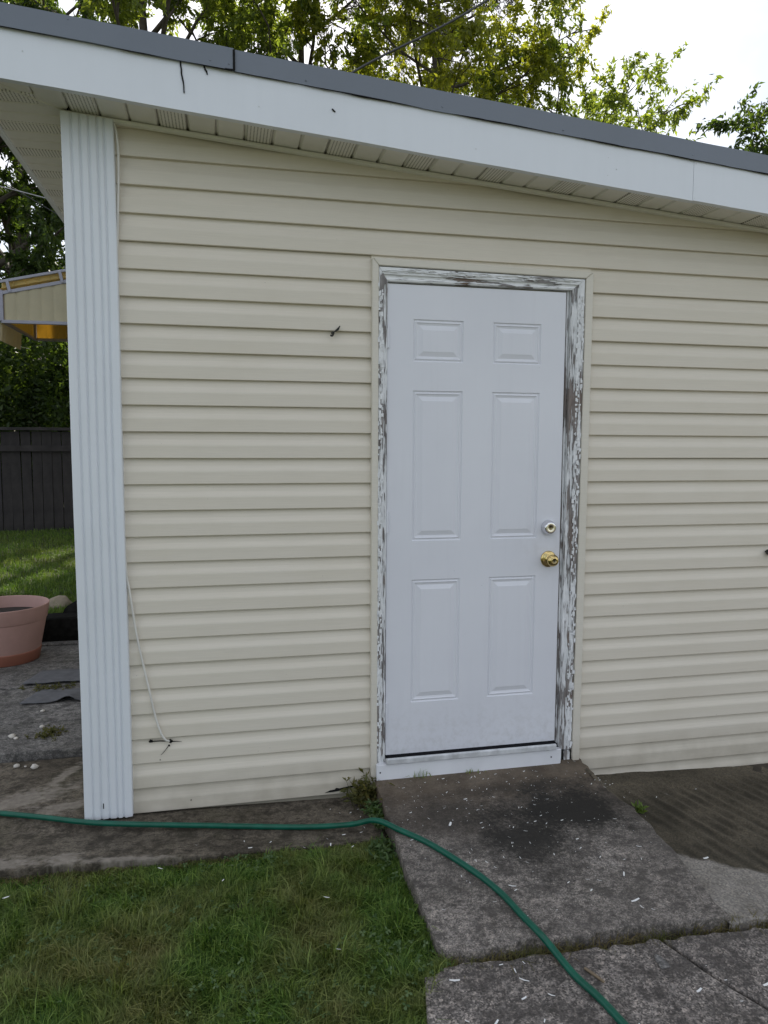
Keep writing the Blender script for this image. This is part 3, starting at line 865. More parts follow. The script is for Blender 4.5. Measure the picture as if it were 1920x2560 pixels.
V, F = tube_data(pts, [max(.0003, .0010 + .0022 * fbm(p[0], 3, 4, 5)) for p in pts], 6); part(mesh('tar_line', V, F, m_tar))
# curled paint flakes standing off the casing
def flakes(n, box_, seed, along):
    r = random.Random(seed); V = []; F = []
    x0, x1, z0, z1 = box_
    for _ in range(n):
        cx, cz = r.uniform(x0, x1), r.uniform(z0, z1)
        lw, lh = (r.uniform(.0015, .005), r.uniform(.006, .022)) if along == 'z' else (r.uniform(.008, .022), r.uniform(.0015, .005))
        up = r.choice((-1, 1)); curl = r.uniform(.0015, .005); b = len(V)
        for iu in range(3):
            for iv in range(3):
                u, v = iu / 2 - .5, iv / 2 - .5
                k = (u + .5 if up > 0 else .5 - u) if along == 'z' else (v + .5 if up > 0 else .5 - v)
                V.append((cx + u * lw * 2 + r.uniform(-.0004, .0004), -.0142 - curl * k * k, cz + v * lh + r.uniform(-.0012, .0012)))
        for iu in range(2):
            for iv in range(2): a = b + iu * 3 + iv; F.append((a, a + 1, a + 4, a + 3))
    o_ = part(mesh('paint_flakes', V, F, m_flake)); o_['kind'] = 'stuff'
flakes(330, (-.041, -.022, .07, 2.12), 91, 'z'); flakes(300, (.852, .882, .06, 2.12), 92, 'z'); flakes(90, (-.02, .86, 2.158, 2.172), 93, 'x')
# left eave fascia, roof sheet
bm = bmesh.new(); box(bm, XL - .006, XL + .016, OV + .001, YB + .2, EZ - .012, EZ + .158)
part(bm_obj('eave_fascia', bm, m_white, bevel=.002))
bm = bmesh.new()
extrude_outline(bm, [(XL - .010, OV + .012, FASZ(XL) + .17), (XR, OV + .012, FASZ(XR) + .17), (XR, OV + .012, FASZ(XR) + .232), (XL - .010, OV + .012, FASZ(XL) + .232)], (0, YB + .2 - OV, 0))
part(bm_obj('roof', bm, m_roof))

# siding round the corner on the left wall
def side_plank(name, x, y0, y1, z, h, mat, d=.016):
    bm = bmesh.new()
    extrude_outline(bm, [(x, y0, z), (x - d, y0, z), (x - d, y0, z + h * .5), (x - .003, y0, z + h), (x, y0, z + h)], (0, y1 - y0, 0))
    return bm_obj(name, bm, mat)
for i in range(-1, 26):
    z = Z0 - i * SP
    part(side_plank('siding_plank', -1.226, .025, YB, z, min(SP, 2.69 - z), m_siding))
# damage: hole and cracks by the cable, broken lower lip
def shard(name, pts, y, mat=m_hole, th=.0015):
    bm = bmesh.new(); extrude_outline(bm, [(x, y, z) for x, z in pts], (0, th, 0)); return part(bm_obj(name, bm, mat))
def blob(cx, cz, r, n=9, seed=1):
    rr = random.Random(seed)
    return [(cx + r * rr.uniform(.65, 1.2) * math.cos(2 * math.pi * k / n), cz + r * rr.uniform(.6, 1.1) * math.sin(2 * math.pi * k / n)) for k in range(n)]
CY = -.0012
shard('siding_hole', blob(-.908, .232, .0095, seed=2), CY); shard('siding_hole', blob(-.984, .2375, .0090, seed=3), CY); shard('siding_hole', blob(-.913, .2130, .0045, seed=4), CY)
def crackline(a, b, w0, w1, y=CY):
    d = np.array(b) - np.array(a); n_ = np.array((-d[1], d[0])) / np.linalg.norm(d)
    m0 = (np.array(a) + np.array(b)) / 2 + n_ * .0015
    shard('siding_crack', [tuple(np.array(a) + n_ * w0), tuple(m0 + n_ * (w0 + w1) / 2), tuple(np.array(b) + n_ * w1), tuple(np.array(b) - n_ * w1), tuple(m0 - n_ * (w0 + w1) / 2), tuple(np.array(a) - n_ * w0)], y, th=.001)
crackline((-.984, .236), (-.914, .2315), .0026, .0018); crackline((-.905, .229), (-.862, .2245), .0024, .0005)
crackline((-.914, .214), (-.946, .175), .0014, .0005)
shard('siding_crack', [(-.268, -.056), (-.245, -.047), (-.225, -.045), (-.219, -.038), (-.204, -.042), (-.178, -.038), (-.145, -.034), (-.140, -.040), (-.165, -.046), (-.20, -.052), (-.235, -.055)], CY)
shard('siding_hole', blob(-.95, .155, .0025, seed=7), CY); shard('siding_hole', blob(-.83, -.030, .003, seed=8), CY)

# ------------------------------------------------------------------ things on the wall
cab = [(-1.0585, -.012, 2.650), (-1.050, -.020, 2.612), (-1.0455, -.018, 2.546), (-1.047, -.016, 2.457), (-1.053, -.014, 2.324), (-1.0595, -.012, 2.19), (-1.0640, -.012, 2.08), (-1.066, -.012, 1.70), (-1.066, -.012, 1.2),
       (-1.060, -.012, .95), (-1.049, -.013, .861), (-1.0245, -.010, .668), (-.984, -.008, .45), (-.964, -.008, .345), (-.943, -.010, .272), (-.925, -.008, .240), (-.910, .004, .230)]
tag(tube('coax_cable', spline(cab, 8), .0043, m_cable, sides=8), 'thin cream cable running down beside the white corner post into a hole in the siding', 'cable')

hk = empty('wall_hook', (-.230, .002, 1.905))
tag(hk, 'small black metal hook on the siding left of the door', 'hook')
def kid(o, p, loc):
    o.parent = p; o.matrix_parent_inverse = Matrix.Translation(tuple(-c for c in loc)); return o
V, F = tube_data(spline([(-.230, .004, 1.909), (-.2305, -.012, 1.908), (-.231, -.020, 1.899), (-.236, -.026, 1.8925), (-.2430, -.025, 1.8945)], 5), .0040, 8)
kid(mesh('hook_bend', V, F, m_black, smooth=True), hk, (-.230, .002, 1.905))
bm = bmesh.new(); extrude_outline(bm, [(-.230, -.006, 1.9085), (-.214, -.010, 1.9240), (-.2025, -.012, 1.9365), (-.1995, -.012, 1.9345), (-.2065, -.010, 1.9185), (-.216, -.008, 1.9125)], (0, .004, 0))
kid(bm_obj('hook_wing', bm, m_black), hk, (-.230, .002, 1.905))
lathe('hook_plate', [(.0003, .003), (.007, .003), (.0072, 0)], (-.2295, .000, 1.9075), (0, -1, 0), m_black, None, 14)
kid(scene.objects['hook_plate'], hk, (-.230, .002, 1.905))
bm = bmesh.new(); extrude_outline(bm, [(1.872, -.03, .945), (1.885, -.03, .955), (1.905, -.03, .955), (1.905, -.03, .925), (1.888, -.03, .930)], (0, .031, 0))
tag(bm_obj('wall_bracket', bm, m_black, bevel=.003), 'black bracket on the siding at the right edge of the picture', 'bracket')

# ------------------------------------------------------------------ hose
HR = .0108
hp = [(-4.15, .20, -.067 + HR), (-3.6, .42, -.067 + HR), (-2.9, .50, -.067 + HR), (-2.3, .375, -.067 + HR), (-1.90, .215, -.067 + HR), (-1.593, .098, -.067 + HR), (-1.418, .028, -.067 + HR), (-1.228, -.053, -.067 + HR), (-1.046, -.106, -.067 + HR), (-.757, -.158, -.077 + HR), (-.395, -.222, -.089 + HR),
      (-.205, -.285, -.066 + HR), (-.115, -.352, -.024 + HR), (-.037, -.436, SLABZ(0, -.436) + HR), (.053, -.546, SLABZ(0, -.546) + HR), (.153, -.720, SLABZ(0, -.72) + HR), (.207, -.850, SLABZ(0, -.85) + HR), (.236, -.975, SLABZ(0, -.975) + HR), (.252, -1.06, -.054 + HR), (.270, -1.110, -.068 + HR), (.291, -1.218, -.080 + HR), (.318, -1.316, -.080 + HR), (.335, -1.41, -.080 + HR), (.37, -1.60, -.080 + HR), (.45, -2.0, -.08 + HR), (.75, -2.8, -.08 + HR)]
tag(tube('garden_hose', spline(hp, 10), HR, m_hose, sides=14), 'green garden hose snaking along the concrete and across the door slab', 'hose')

# ------------------------------------------------------------------ vegetation helpers
def raw_mesh(name, V, F3, mat, parent=None, smooth=False):
    """V (n,3) array, F3 (m,3) int array of triangles"""
    me = bpy.data.meshes.new(name)
    V = np.ascontiguousarray(V, dtype=np.float32); F3 = np.ascontiguousarray(F3, dtype=np.int32)
    me.vertices.add(len(V)); me.vertices.foreach_set('co', V.ravel())
    me.loops.add(F3.size); me.loops.foreach_set('vertex_index', F3.ravel())
    me.polygons.add(len(F3)); me.polygons.foreach_set('loop_start', np.arange(0, F3.size, 3, dtype=np.int32))
    me.update(calc_edges=True); me.validate()
    return link(name, me, mat, parent, smooth)

def blades(P, L, W, lean, rng, dirn=None):
    """grass blades: 5 verts, 3 triangles each"""
    n = len(P); az = rng.uniform(0, 2 * np.pi, n) if dirn is None else dirn + rng.normal(0, 1.0, n); fa = az + rng.normal(np.pi / 2, .6, n)
    D = np.stack([np.cos(az), np.sin(az), np.zeros(n)], 1); S = np.stack([np.cos(fa), np.sin(fa), np.zeros(n)], 1)
    up = np.array([0, 0, 1.0]); le = np.abs(lean)
    mid = P + up * (L * .55)[:, None] + D * (L * .55 * le * .5)[:, None]
    tip = P + up * (L * np.clip(1 - .35 * le, .25, 1))[:, None] + D * (L * le)[:, None]
    w = W[:, None] * S
    V = np.stack([P - w, P + w, mid - w * .8, mid + w * .8, tip], 1).reshape(-1, 3)
    b = (np.arange(n) * 5)[:, None]
    F = np.concatenate([b + np.array([0, 1, 3]), b + np.array([0, 3, 2]), b + np.array([2, 3, 4])], 0)
    return V, F

def leaves(P, A, L, W, rng):
    """folded diamond leaves at P along axis A"""
    n = len(P); A = A / (np.linalg.norm(A, axis=1)[:, None] + 1e-9)
    R = rng.normal(size=(n, 3)); R[:, 2] += .6
    S = np.cross(A, R); S /= np.linalg.norm(S, axis=1)[:, None] + 1e-9
    N = np.cross(S, A)
    L = L[:, None]; W = W[:, None]
    V = np.stack([P, P + A * L * .42 + S * W + N * W * .35, P + A * L - N * L * .10, P + A * L * .42 - S * W + N * W * .35], 1).reshape(-1, 3)
    b = (np.arange(n) * 4)[:, None]
    F = np.concatenate([b + np.array([0, 1, 2]), b + np.array([0, 2, 3])], 0)
    return V, F

def pnoise(P, s, seed):
    """cheap smooth value noise for numpy arrays (sum of sines)"""
    r = np.random.default_rng(seed); out = np.zeros(len(P))
    for k in range(6):
        a = r.uniform(0, 2 * np.pi); f = s * r.uniform(.6, 1.9); out += np.sin((P[:, 0] * math.cos(a) + P[:, 1] * math.sin(a)) * f + r.uniform(0, 6.28))
    return out / 6

# front lawn
def lawn_mask(P):
    x, y = P[:, 0], P[:, 1]
    ex = np.interp(x, [-7, -1.49, -1.21, -.92, -.67, -.15, -.07], [-.29, -.318, -.333, -.347, -.347, -.343, -.343])
    rx = np.interp(-y, [.3, 1.03, 1.08, 1.16, 1.30, 1.6, 7], [-.072, -.075, -.02, -.13, -.165, -.20, -.24])
    return (y < ex + .012 * pnoise(P, 60, 3)) & (x < rx + .030 * pnoise(P, 40, 4) + .012)
rng = np.random.default_rng(5)
P = np.concatenate([np.stack([rng.uniform(-1.95, .02, 330000), rng.uniform(-1.75, -.26, 330000), np.full(330000, -.108)], 1),
                    np.stack([rng.uniform(-4.5, .0, 130000), rng.uniform(-4.0, -.26, 130000), np.full(130000, -.108)], 1)])
P = P[lawn_mask(P)]
P = P[rng.random(len(P)) < np.clip(.80 + .55 * pnoise(P, 9, 8) + .5 * pnoise(P, 42, 18), .12, 1)]
hgt = (.034 + .026 * np.clip(pnoise(P, 6, 9) + .3, 0, 1.2)) * np.clip(1 + .75 * pnoise(P, 34, 12), .45, 1.7)
n = len(P)
edge = np.clip((-.30 - P[:, 1]) / .18, .45, 1)
L = .74 * hgt * edge * rng.lognormal(0, .34, n)
V, F = blades(P, L, rng.uniform(.0008, .0021, n), rng.normal(.65, .55, n), rng, 3.0 * pnoise(P, 14, 71) * np.pi)
tag(raw_mesh('grass', V, F, m_grass), 'short mixed green and straw-coloured lawn grass in front of the shed', 'grass', kind='stuff')

# clover and small broad leaves in the lawn
def clover_mesh(cent, size, rng, zlo, zhi):
    V = []; F = []
    for (x, y) in cent:
        z = rng.uniform(zlo, zhi); a0 = rng.uniform(0, 6.28); s = size * rng.uniform(.7, 1.35); tilt = rng.normal(0, .35, 2)
        for q in range(3):
            a = a0 + q * 2.094; b = len(V)
            pts = [(0, 0), (.55, -.42), (1.0, -.36), (1.12, 0), (1.0, .36), (.55, .42)]
            for u, w in pts:
                px = s * (u * math.cos(a) - w * math.sin(a)); py = s * (u * math.sin(a) + w * math.cos(a))
                V.append((x + px, y + py, z + px * tilt[0] + py * tilt[1] - .12 * abs(u) * s))
            F += [(b, b + i, b + i + 1) for i in range(1, 5)]
    return np.array(V), np.array(F)
cl = []
for (cx, cy, sx_, sy_, k) in ((-.62, -.42, .10, .03, 26), (-.42, -.43, .05, .03, 14), (-.22, -1.0, .09, .10, 70), (-.55, -1.15, .16, .12, 110), (-.10, -1.12, .03, .05, 26), (-.12, -.52, .03, .08, 26), (-1.1, -.75, .22, .12, 70), (-.85, -1.3, .25, .1, 90), (-1.0, -.6, .3, .12, 60)):
    for _ in range(k): cl.append((rng.normal(cx, sx_), rng.normal(cy, sy_)))
cl = np.array(cl); cl = cl[lawn_mask(np.c_[cl, np.zeros(len(cl))])]
V, F = clover_mesh(cl, .0085, rng, -.085, -.062)
tag(raw_mesh('clover', V, F, m_clover), 'scattered clover leaves growing through the front lawn', 'clover', kind='stuff')

# grass in the slab joint
P = []
for _ in range(2600):
    x = rng.uniform(-.05, 1.25); y = -1.097 + rng.normal(0, .009)
    d = .35 + .65 * max(0, math.sin(x * 6.1 + .4)) if x < .95 else .25
    if rng.random() < d: P.append((x, y, -.118))
P = np.array(P); n = len(P)
V, F = blades(P, rng.uniform(.025, .075, n), rng.uniform(.0009, .0018, n), rng.normal(.8, .5, n), rng)
tag(raw_mesh('joint_grass', V, F, m_drygrass), 'dry straw and green grass growing in the gap before the door slab', 'grass', kind='stuff')
P = np.array([(x, np.interp(x, [-3, -1.49, -.92, -.15], [-.31, -.325, -.357, -.352]) + rng.normal(0, .02), -.108) for x in rng.uniform(-1.7, -.1, 2600)]); n = len(P)
P = P[pnoise(P, 9, 31) > -.1]; n = len(P)
V, F = blades(P, rng.uniform(.012, .032, n), rng.uniform(.0009, .0018, n), rng.normal(1.1, .5, n), rng)
tag(raw_mesh('straw', V, F, m_drygrass), 'dead straw-coloured grass along the concrete strip edge', 'grass', kind='stuff')

# weed clump at the slab corner
def weed(name, label, base, n, hmin, hmax, llen, seed, mat, spread=.05, elong=(1, 1), cat='weed'):
    r = np.random.default_rng(seed); root = tag(empty(name, base), label, cat)
    VV = []; FF = []; off = 0; SV = []; SF = []
    for k in range(n):
        b = np.array([base[0] + r.normal(0, spread) * elong[0], base[1] + r.normal(0, spread) * elong[1], base[2]])
        h = r.uniform(hmin, hmax); az = r.uniform(0, 6.28); ln = r.uniform(.1, .7)
        tip = b + np.array([math.cos(az) * ln * h, math.sin(az) * ln * h, h])
        tv, tf = tube_data([b, (b + tip) / 2 + np.array([0, 0, h * .08]), tip], [.0011, .0009, .0005], 4)
        o_ = len(SV); SV += tv; SF += [tuple(i + o_ for i in f) for f in tf]
        m_ = r.integers(5, 10); tt = r.uniform(.15, 1, m_)
        Pm = b + (tip - b) * tt[:, None]; A = r.normal(size=(m_, 3)) * [1, 1, .45] + [0, 0, .35]
        Lm = llen * r.uniform(.6, 1.25, m_)
        v, f = leaves(Pm, A, Lm, Lm * .17, r); VV.append(v); FF.append(f + off); off += len(v)
    loc = base
    tag(kid(raw_mesh('leaf_mass', np.concatenate(VV), np.concatenate(FF), mat), root, loc), kind='stuff')
    tag(kid(mesh('stems', SV, SF, mat), root, loc), kind='stuff')
    return root
weed('weed_clump', 'brownish green weed clump growing at the slab corner left of the door', (-.088, -.055, -.095), 90, .03, .115, .036, 41, m_weed, .028, (1.0, 1.2))
weed('weed_patch', 'low leafy weeds along the left edge of the door slab behind the hose', (-.082, -.20, -.085), 46, .015, .05, .026, 42, m_clover, .02, (.7, 2.4))
weed('weed_patch', 'low leafy weeds beside the slab edge just in front of the hose', (-.105, -.46, -.105), 40, .02, .055, .028, 43, m_clover, .025, (.8, 1.6))
weed('weed_sprout', 'bright green small weed in the crack right of the door slab', (1.022, -.372, -.095), 8, .012, .03, .028, 44, leaf_mat('weed_bright', (.07, .11, .02), (.11, .17, .03), (.14, .2, .05), .3), .008)
weed('weed_tuft', 'mossy weed tuft on the patio slab left of the post', (-1.56, .85, -.033), 40, .01, .035, .022, 45, m_weed, .035, (1, .8))
weed('weed_tuft', 'mossy weeds between the two curled roofing scraps', (-1.72, 1.62, -.036), 40, .008, .03, .02, 46, m_weed, .05, (1.8, .5))
def tuft(label, base, n, h, seed, spread):
    r = np.random.default_rng(seed); P = np.array([(base[0] + r.normal(0, spread), base[1] + r.normal(0, .004), base[2]) for _ in range(n)])
    V, F = blades(P, h * r.uniform(.5, 1.1, n), r.uniform(.0015, .0028, n), r.normal(.5, .35, n), r)
    tag(raw_mesh('grass_tuft', V, F, m_grass), label, 'grass tuft')
tuft('grass tuft sprouting against the left half of the white sill board', (.155, -.043, -.012), 16, .058, 51, .030)
tuft('small grass tuft sprouting against the middle of the sill board', (.385, -.043, -.010), 14, .024, 52, .022)

# ------------------------------------------------------------------ paint chips and litter
V = []; F = []
def chip(x, y, z, L, W, a, curl=.25):
    b = len(V); ca, sa = math.cos(a), math.sin(a)
    for u in (-.5, 0, .5):
        for w in (-.5, .5):
            px, py = u * L, w * W * (1 - .5 * abs(u)) + .15 * W * math.sin(u * 5)
            V.append((x + px * ca - py * sa, y + px * sa + py * ca, z + .0022 + curl * abs(u) * L * .5 + .0008 * w))
    F.extend([(b, b + 2, b + 3, b + 1), (b + 2, b + 4, b + 5, b + 3)])
SZ = lambda x, y: SLABZ(x, y) if (-.05 < x < .92 and y > -1.06) else (-.080 if y < -1.12 else (-.106 if -1.12 <= y <= -1.05 else (patchz(x, y) if x >= .92 else STRIPZ(x, y))))
big = [(.168, -.42, .030), (.441, -.518, .016), (.354, -.674, .014), (.225, -.675, .016), (.245, -.709, .014), (.265, -.817, .026), (.177, -.882, .014), (.0, -.887, .012), (.819, -.692, .020), (.676, -.832, .027), (.574, -.847, .016), (.521, -.889, .014), (.64, -.965, .036), (.644, -.998, .018), (.674, -1.016, .012), (.536, -.834, .014), (.553, -.348, .012), (.827, -.505, .014), (.135, -1.16, .018), (.146, -1.20, .030), (.118, -1.265, .018), (.198, -1.27, .020), (.614, -1.34, .024), (.815, -1.36, .022), (.714, -1.32, .010), (.704, -1.40, .010), (.012, -1.33, .020), (-.063, -1.31, .014), (.38, -1.42, .016), (1.068, -.743, .024), (.286, -.253, .016), (.623, -.317, .014), (.333, -.316, .014), (.408, -.26, .012), (.387, -.084, .018), (.244, -.074, .014), (-.16, -.281, .012), (-.05, -1.16, .03)]
rr = random.Random(77)
for x, y, L in big: chip(x, y, SZ(x, y), L, L * rr.uniform(.14, .3) + .0012, rr.uniform(0, 3.14))
for _ in range(430):
    x = rr.gauss(.42, .34); y = -abs(rr.gauss(.12, .42)) - .03
    if y < -1.6: continue
    if x < -.06 and y < -.30: continue
    L = rr.choice([.003, .004, .006, .009, .013]); chip(x, y, SZ(x, y), L, L * rr.uniform(.12, .3), rr.uniform(0, 3.14), .1)
for (x, y, L) in [(-1.41, -.50, .022), (-1.44, -.72, .030), (-.36, -.72, .022), (-.36, -.98, .016), (-.92, -.43, .02), (-.60, -.36, .016), (-.30, -.40, .02), (-.40, -.40, .012), (-.52, -.30, .012), (-.62, -.28, .012), (-.80, -.28, .010), (-.24, -.34, .014), (-.30, -.31, .010), (-.22, -.43, .014), (-.7, -.55, .012)]:
    chip(x, y, STRIPZ(x, y) if y > -.34 else -.066, L, L * .25, rr.uniform(0, 3.14), .1)
tag(mesh('paint_chips', V, F, m_chip), 'white paint flakes scattered over the slab, concrete and grass', 'paint chips', kind='stuff')

bm = bmesh.new(); extrude_outline(bm, [(.335, -1.195, -.079), (.341, -1.190, -.079), (.355, -1.215, -.079), (.370, -1.255, -.079), (.363, -1.258, -.079), (.350, -1.228, -.079)], (0, 0, .005))
tag(bm_obj('wood_scrap', bm, m_wood_scrap, bevel=.001), 'pale brown sliver of wood on the front slab right of the hose', 'wood scrap')
bm = bmesh.new(); extrude_outline(bm, [(.556, -1.245, -.079), (.590, -1.243, -.079), (.587, -1.20, -.079), (.572, -1.185, -.079), (.563, -1.20, -.079)], (0, 0, .008))
tag(bm_obj('concrete_chip', bm, m_patio, bevel=.003), 'grey chip of concrete lying on the front slab', 'stone chip')

# ------------------------------------------------------------------ left side: pot, scraps, timbers, stones
def lumpy(name, c, r, mat, seed, label, cat, group=None, sq=(1, 1, .6), sub=3, amp=.25):
    bm = bmesh.new(); bmesh.ops.create_icosphere(bm, subdivisions=sub, radius=1.0)
    for v in bm.verts:
        k = 1 + amp * mnoise.fractal(v.co * 1.3 + Vector((seed, seed * 2, 0)), 1, 2, 3)
        v.co = Vector((c[0] + v.co.x * r * sq[0] * k, c[1] + v.co.y * r * sq[1] * k, c[2] + v.co.z * r * sq[2] * k))
    return tag(bm_obj(name, bm, mat, smooth=True), label, cat, group)

pc = (-2.165, 2.33, -.031)
pot = tag(empty('flower_pot', pc), 'faded pink plastic flower pot with dark soil on the patio', 'flower pot')
kid(lathe('pot_body', [(.226, .076), (.2265, .078), (.2470, .180), (.2665, .276), (.2675, .282), (.2720, .284), (.2735, .287), (.2830, .340), (.2900, .380), (.2905, .384), (.2880, .3865), (.2835, .386), (.2820, .382), (.272, .30), (.262, .28)], pc, (0, 0, 1), m_pot, None, 48), pot, pc)
kid(lathe('pot_base', [(.205, .001), (.214, .001), (.2165, .004), (.2300, .070), (.2305, .076), (.2290, .079), (.222, .079)], pc, (0, 0, 1), m_pot_b, None, 48), pot, pc)
kid(lathe('pot_soil', [(.0005, .318), (.10, .322), (.20, .312), (.270, .305)], pc, (0, 0, 1), m_potsoil, None, 32), pot, pc)

def scrap(label, outline_fn, seed, z0, bumpx=None):
    (x0, x1, y0, y1) = outline_fn; V = []; F = []; nx, ny = 30, 10
    for j in range(ny + 1):
        for i in range(nx + 1):
            u, v = i / nx, j / ny
            x = x0 + (x1 - x0) * u + .05 * (v) * (1 - u); y = y0 + (y1 - y0) * v + .02 * fbm(u * 3, v, 1, seed)
            z = z0 + .004 + .004 * fbm(u * 4, v * 2, 1, seed + 2)
            if bumpx is not None: z += .030 * math.exp(-((u - bumpx) / .085) ** 2) * (1 - v) ** 1.2
            z += .010 * (1 - v) * (1 if bumpx is None else .35)
            V.append((x, y, z))
    for j in range(ny):
        for i in range(nx): a = j * (nx + 1) + i; F.append((a, a + 1, a + nx + 2, a + nx + 1))
    o = mesh('roofing_scrap', V, F, m_mat, smooth=True)
    md = o.modifiers.new('thick', 'SOLIDIFY'); md.thickness = .004; md.offset = 1
    return tag(o, label, 'roofing scrap')
scrap('curled grey roofing scrap with a buckled front edge on the patio', (-1.83, -1.30, 1.35, 1.58), 3.0, -.034, .48)
scrap('flat grey roofing scrap nearer the flower pot', (-1.90, -1.30, 1.69, 1.98), 5.0, -.031)

tie = tag(empty('edging_timber', (-2.2, 2.78, -.06)), 'black weathered timber edging behind the flower pot', 'timber')
def timber(name, x0, x1, y0, y1, z0, z1, seed):
    V = []; F = []; n_ = 40; ring = [(y0, z0), (y0 - .004, (z0 + z1) / 2), (y0 + .012, z1 - .01), (y0 + .03, z1), (y1 - .03, z1), (y1, z1 - .02), (y1, z0)]
    for k in range(n_ + 1):
        x = x0 + (x1 - x0) * k / n_
        for q, (y, z) in enumerate(ring): V.append((x, y + .010 * fbm(x * 4, q, 1, seed), z + .012 * fbm(x * 3, q + 4, 1, seed + 1) * (z > z0)))
    m_ = len(ring)
    for k in range(n_):
        for j in range(m_): F.append((k * m_ + j, k * m_ + (j + 1) % m_, (k + 1) * m_ + (j + 1) % m_, (k + 1) * m_ + j))
    F.append(tuple(range(m_))[::-1]); F.append(tuple(n_ * m_ + j for j in range(m_)))
    return kid(mesh(name, V, F, m_tie), tie, (-2.2, 2.78, -.06))
timber('upper_beam', -4.2, -1.30, 2.72, 2.94, -.045, .148, 4.0)
tag(box_obj('paving_edging', (-4.2, -1.28, 2.63, 2.70, -.10, -.018), m_patio, bevel=.008), kind='structure')
V, F = tube_data([(-1.80, 2.90, .10), (-1.72, 3.12, .115), (-1.60, 3.45, .13)], [.125, .135, .13], 20)
tag(mesh('black_log', V, F, m_tie, smooth=True), 'black rounded log end lying above the timber edging by the post', 'log')
lumpy('rock', (-2.015, 3.30, .115), .115, m_rock, 3.3, 'tan flat-topped rock in the grass behind the timber edging', 'rock', sq=(1.0, .8, .72))
for q, (x, y, z, r, lab) in enumerate([(-1.742, .86, -.032, .018, 'white pebble on the patio slab next to its smaller twin'), (-1.718, .835, -.032, .011, 'small white pebble touching a larger one on the patio slab'), (-1.627, .97, -.032, .013, 'white pebble at the slab joint beside the moss'), (-1.68, 1.22, -.034, .012, 'white pebble just in front of the buckled roofing scrap'), (-1.65, .575, -.068, .0145, 'leftmost white pebble at the foot of the step'), (-1.565, .545, -.068, .0175, 'largest white pebble at the foot of the step nearest the post'), (-1.610, .567, -.068, .006, 'tiny white pebble between two larger ones at the step')]):
    lumpy('pebble', (x, y, z + r * .45), r, m_peb, q * 1.7, lab, 'pebble', 'white pebbles on the concrete', sub=2, amp=.35)

# back lawn grass
P = np.concatenate([np.stack([rng.uniform(-6.5, -1.3, 90000), 2.95 + 6.2 * rng.random(90000) ** 1.6, np.full(90000, LZ)], 1)])
P = P[(P[:, 0] > -2.0 - .42 * (P[:, 1] + .0)) & ~((P[:, 0] > -1.95) & (P[:, 1] > 4.55) & (P[:, 1] < 6.85))]
n = len(P); L = .05 * rng.lognormal(0, .3, n) * (1 + .4 * pnoise(P, 3, 61))
V, F = blades(P, L, rng.uniform(.0018, .0038, n), rng.normal(.5, .4, n), rng)
tag(raw_mesh('back_grass', V, F, m_grass_b), 'sunlit and shaded lawn grass behind the shed up to the fence', 'grass', kind='stuff')

# fence at the back of the lawn
fen = tag(empty('board_fence', (-3.0, 9.0, LZ)), 'dark weathered board fence at the end of the lawn', 'fence')
fl = (-3.0, 9.0, LZ)
x = -9.0; k = 0
bmB = bmesh.new(); box(bmB, 0, .138, 0, .02, 0, 1.52)
bmesh.ops.bevel(bmB, geom=bmB.edges[:], offset=.004, segments=1, affect='EDGES')
me_b = bpy.data.meshes.new('board'); bmB.to_mesh(me_b); bmB.free(); me_b.materials.append(m_fence)
while x < 6.0:
    o = bpy.data.objects.new('board', me_b); COL.objects.link(o)
    o.parent = fen; o.location = (x - fl[0], random.gauss(0, .004), random.gauss(0, .008))
    o.rotation_euler = (0, random.gauss(0, .004), 0)
    x += .144; k += 1
kid(box_obj('rail', (-9, 6, 8.965, 8.998, LZ + 1.22, LZ + 1.31), m_fence), fen, fl)
kid(box_obj('cap', (-9, 6, 8.96, 9.05, LZ + 1.535, LZ + 1.58), m_fence, bevel=.004), fen, fl)

# neighbouring house with fibreglass awning
hl = (1.0, 5.7, LZ)
house = tag(empty('neighbour_house', hl), 'grey clapboard outbuilding behind the shed carrying the yellow awning', 'house')
kid(box_obj('wall', (-1.95, 4.4, 4.6, 6.8, LZ - .2, 4.10), m_house), house, hl)
kid(box_obj('roof', (-2.05, 4.5, 4.5, 6.9, 4.10, 4.22), m_roof, bevel=.01), house, hl)
for k in range(27): kid(side_plank('siding_plank', -1.951, 4.6, 6.8, .05 + k * .15, .15, m_house), house, hl)
bmw = bmesh.new(); box(bmw, -1.975, -1.945, 5.25, 6.15, .95, 2.2)
wnd = kid(bm_obj('window', bmw, m_hole), house, hl)

AY0, AY1 = 5.0, 6.3
al = (-2.3, 5.6, 2.645)
aw = tag(empty('awning', al), 'yellow corrugated fibreglass awning in a grey metal frame behind the post', 'awning')
XO, XW = -2.80, -1.955
ztop = lambda x: 2.925 + (x + 2.80) * .232
def bar3(name, a, b, w, h, mat=m_awn_frame):
    a = Vector(a); b = Vector(b); d = (b - a).normalized(); s_ = Vector((0, 1, 0)) if abs(d.y) < .9 else Vector((1, 0, 0)); u = d.cross(s_).normalized(); s_ = u.cross(d)
    bm = bmesh.new()
    q = lambda p, i, j: p + s_ * (w / 2 * i) + u * (h / 2 * j)
    hexa(bm, [q(a, -1, -1), q(a, 1, -1), q(a, 1, 1), q(a, -1, 1), q(b, -1, -1), q(b, 1, -1), q(b, 1, 1), q(b, -1, 1)])
    return kid(bm_obj(name, bm, mat, bevel=.003), aw, al)
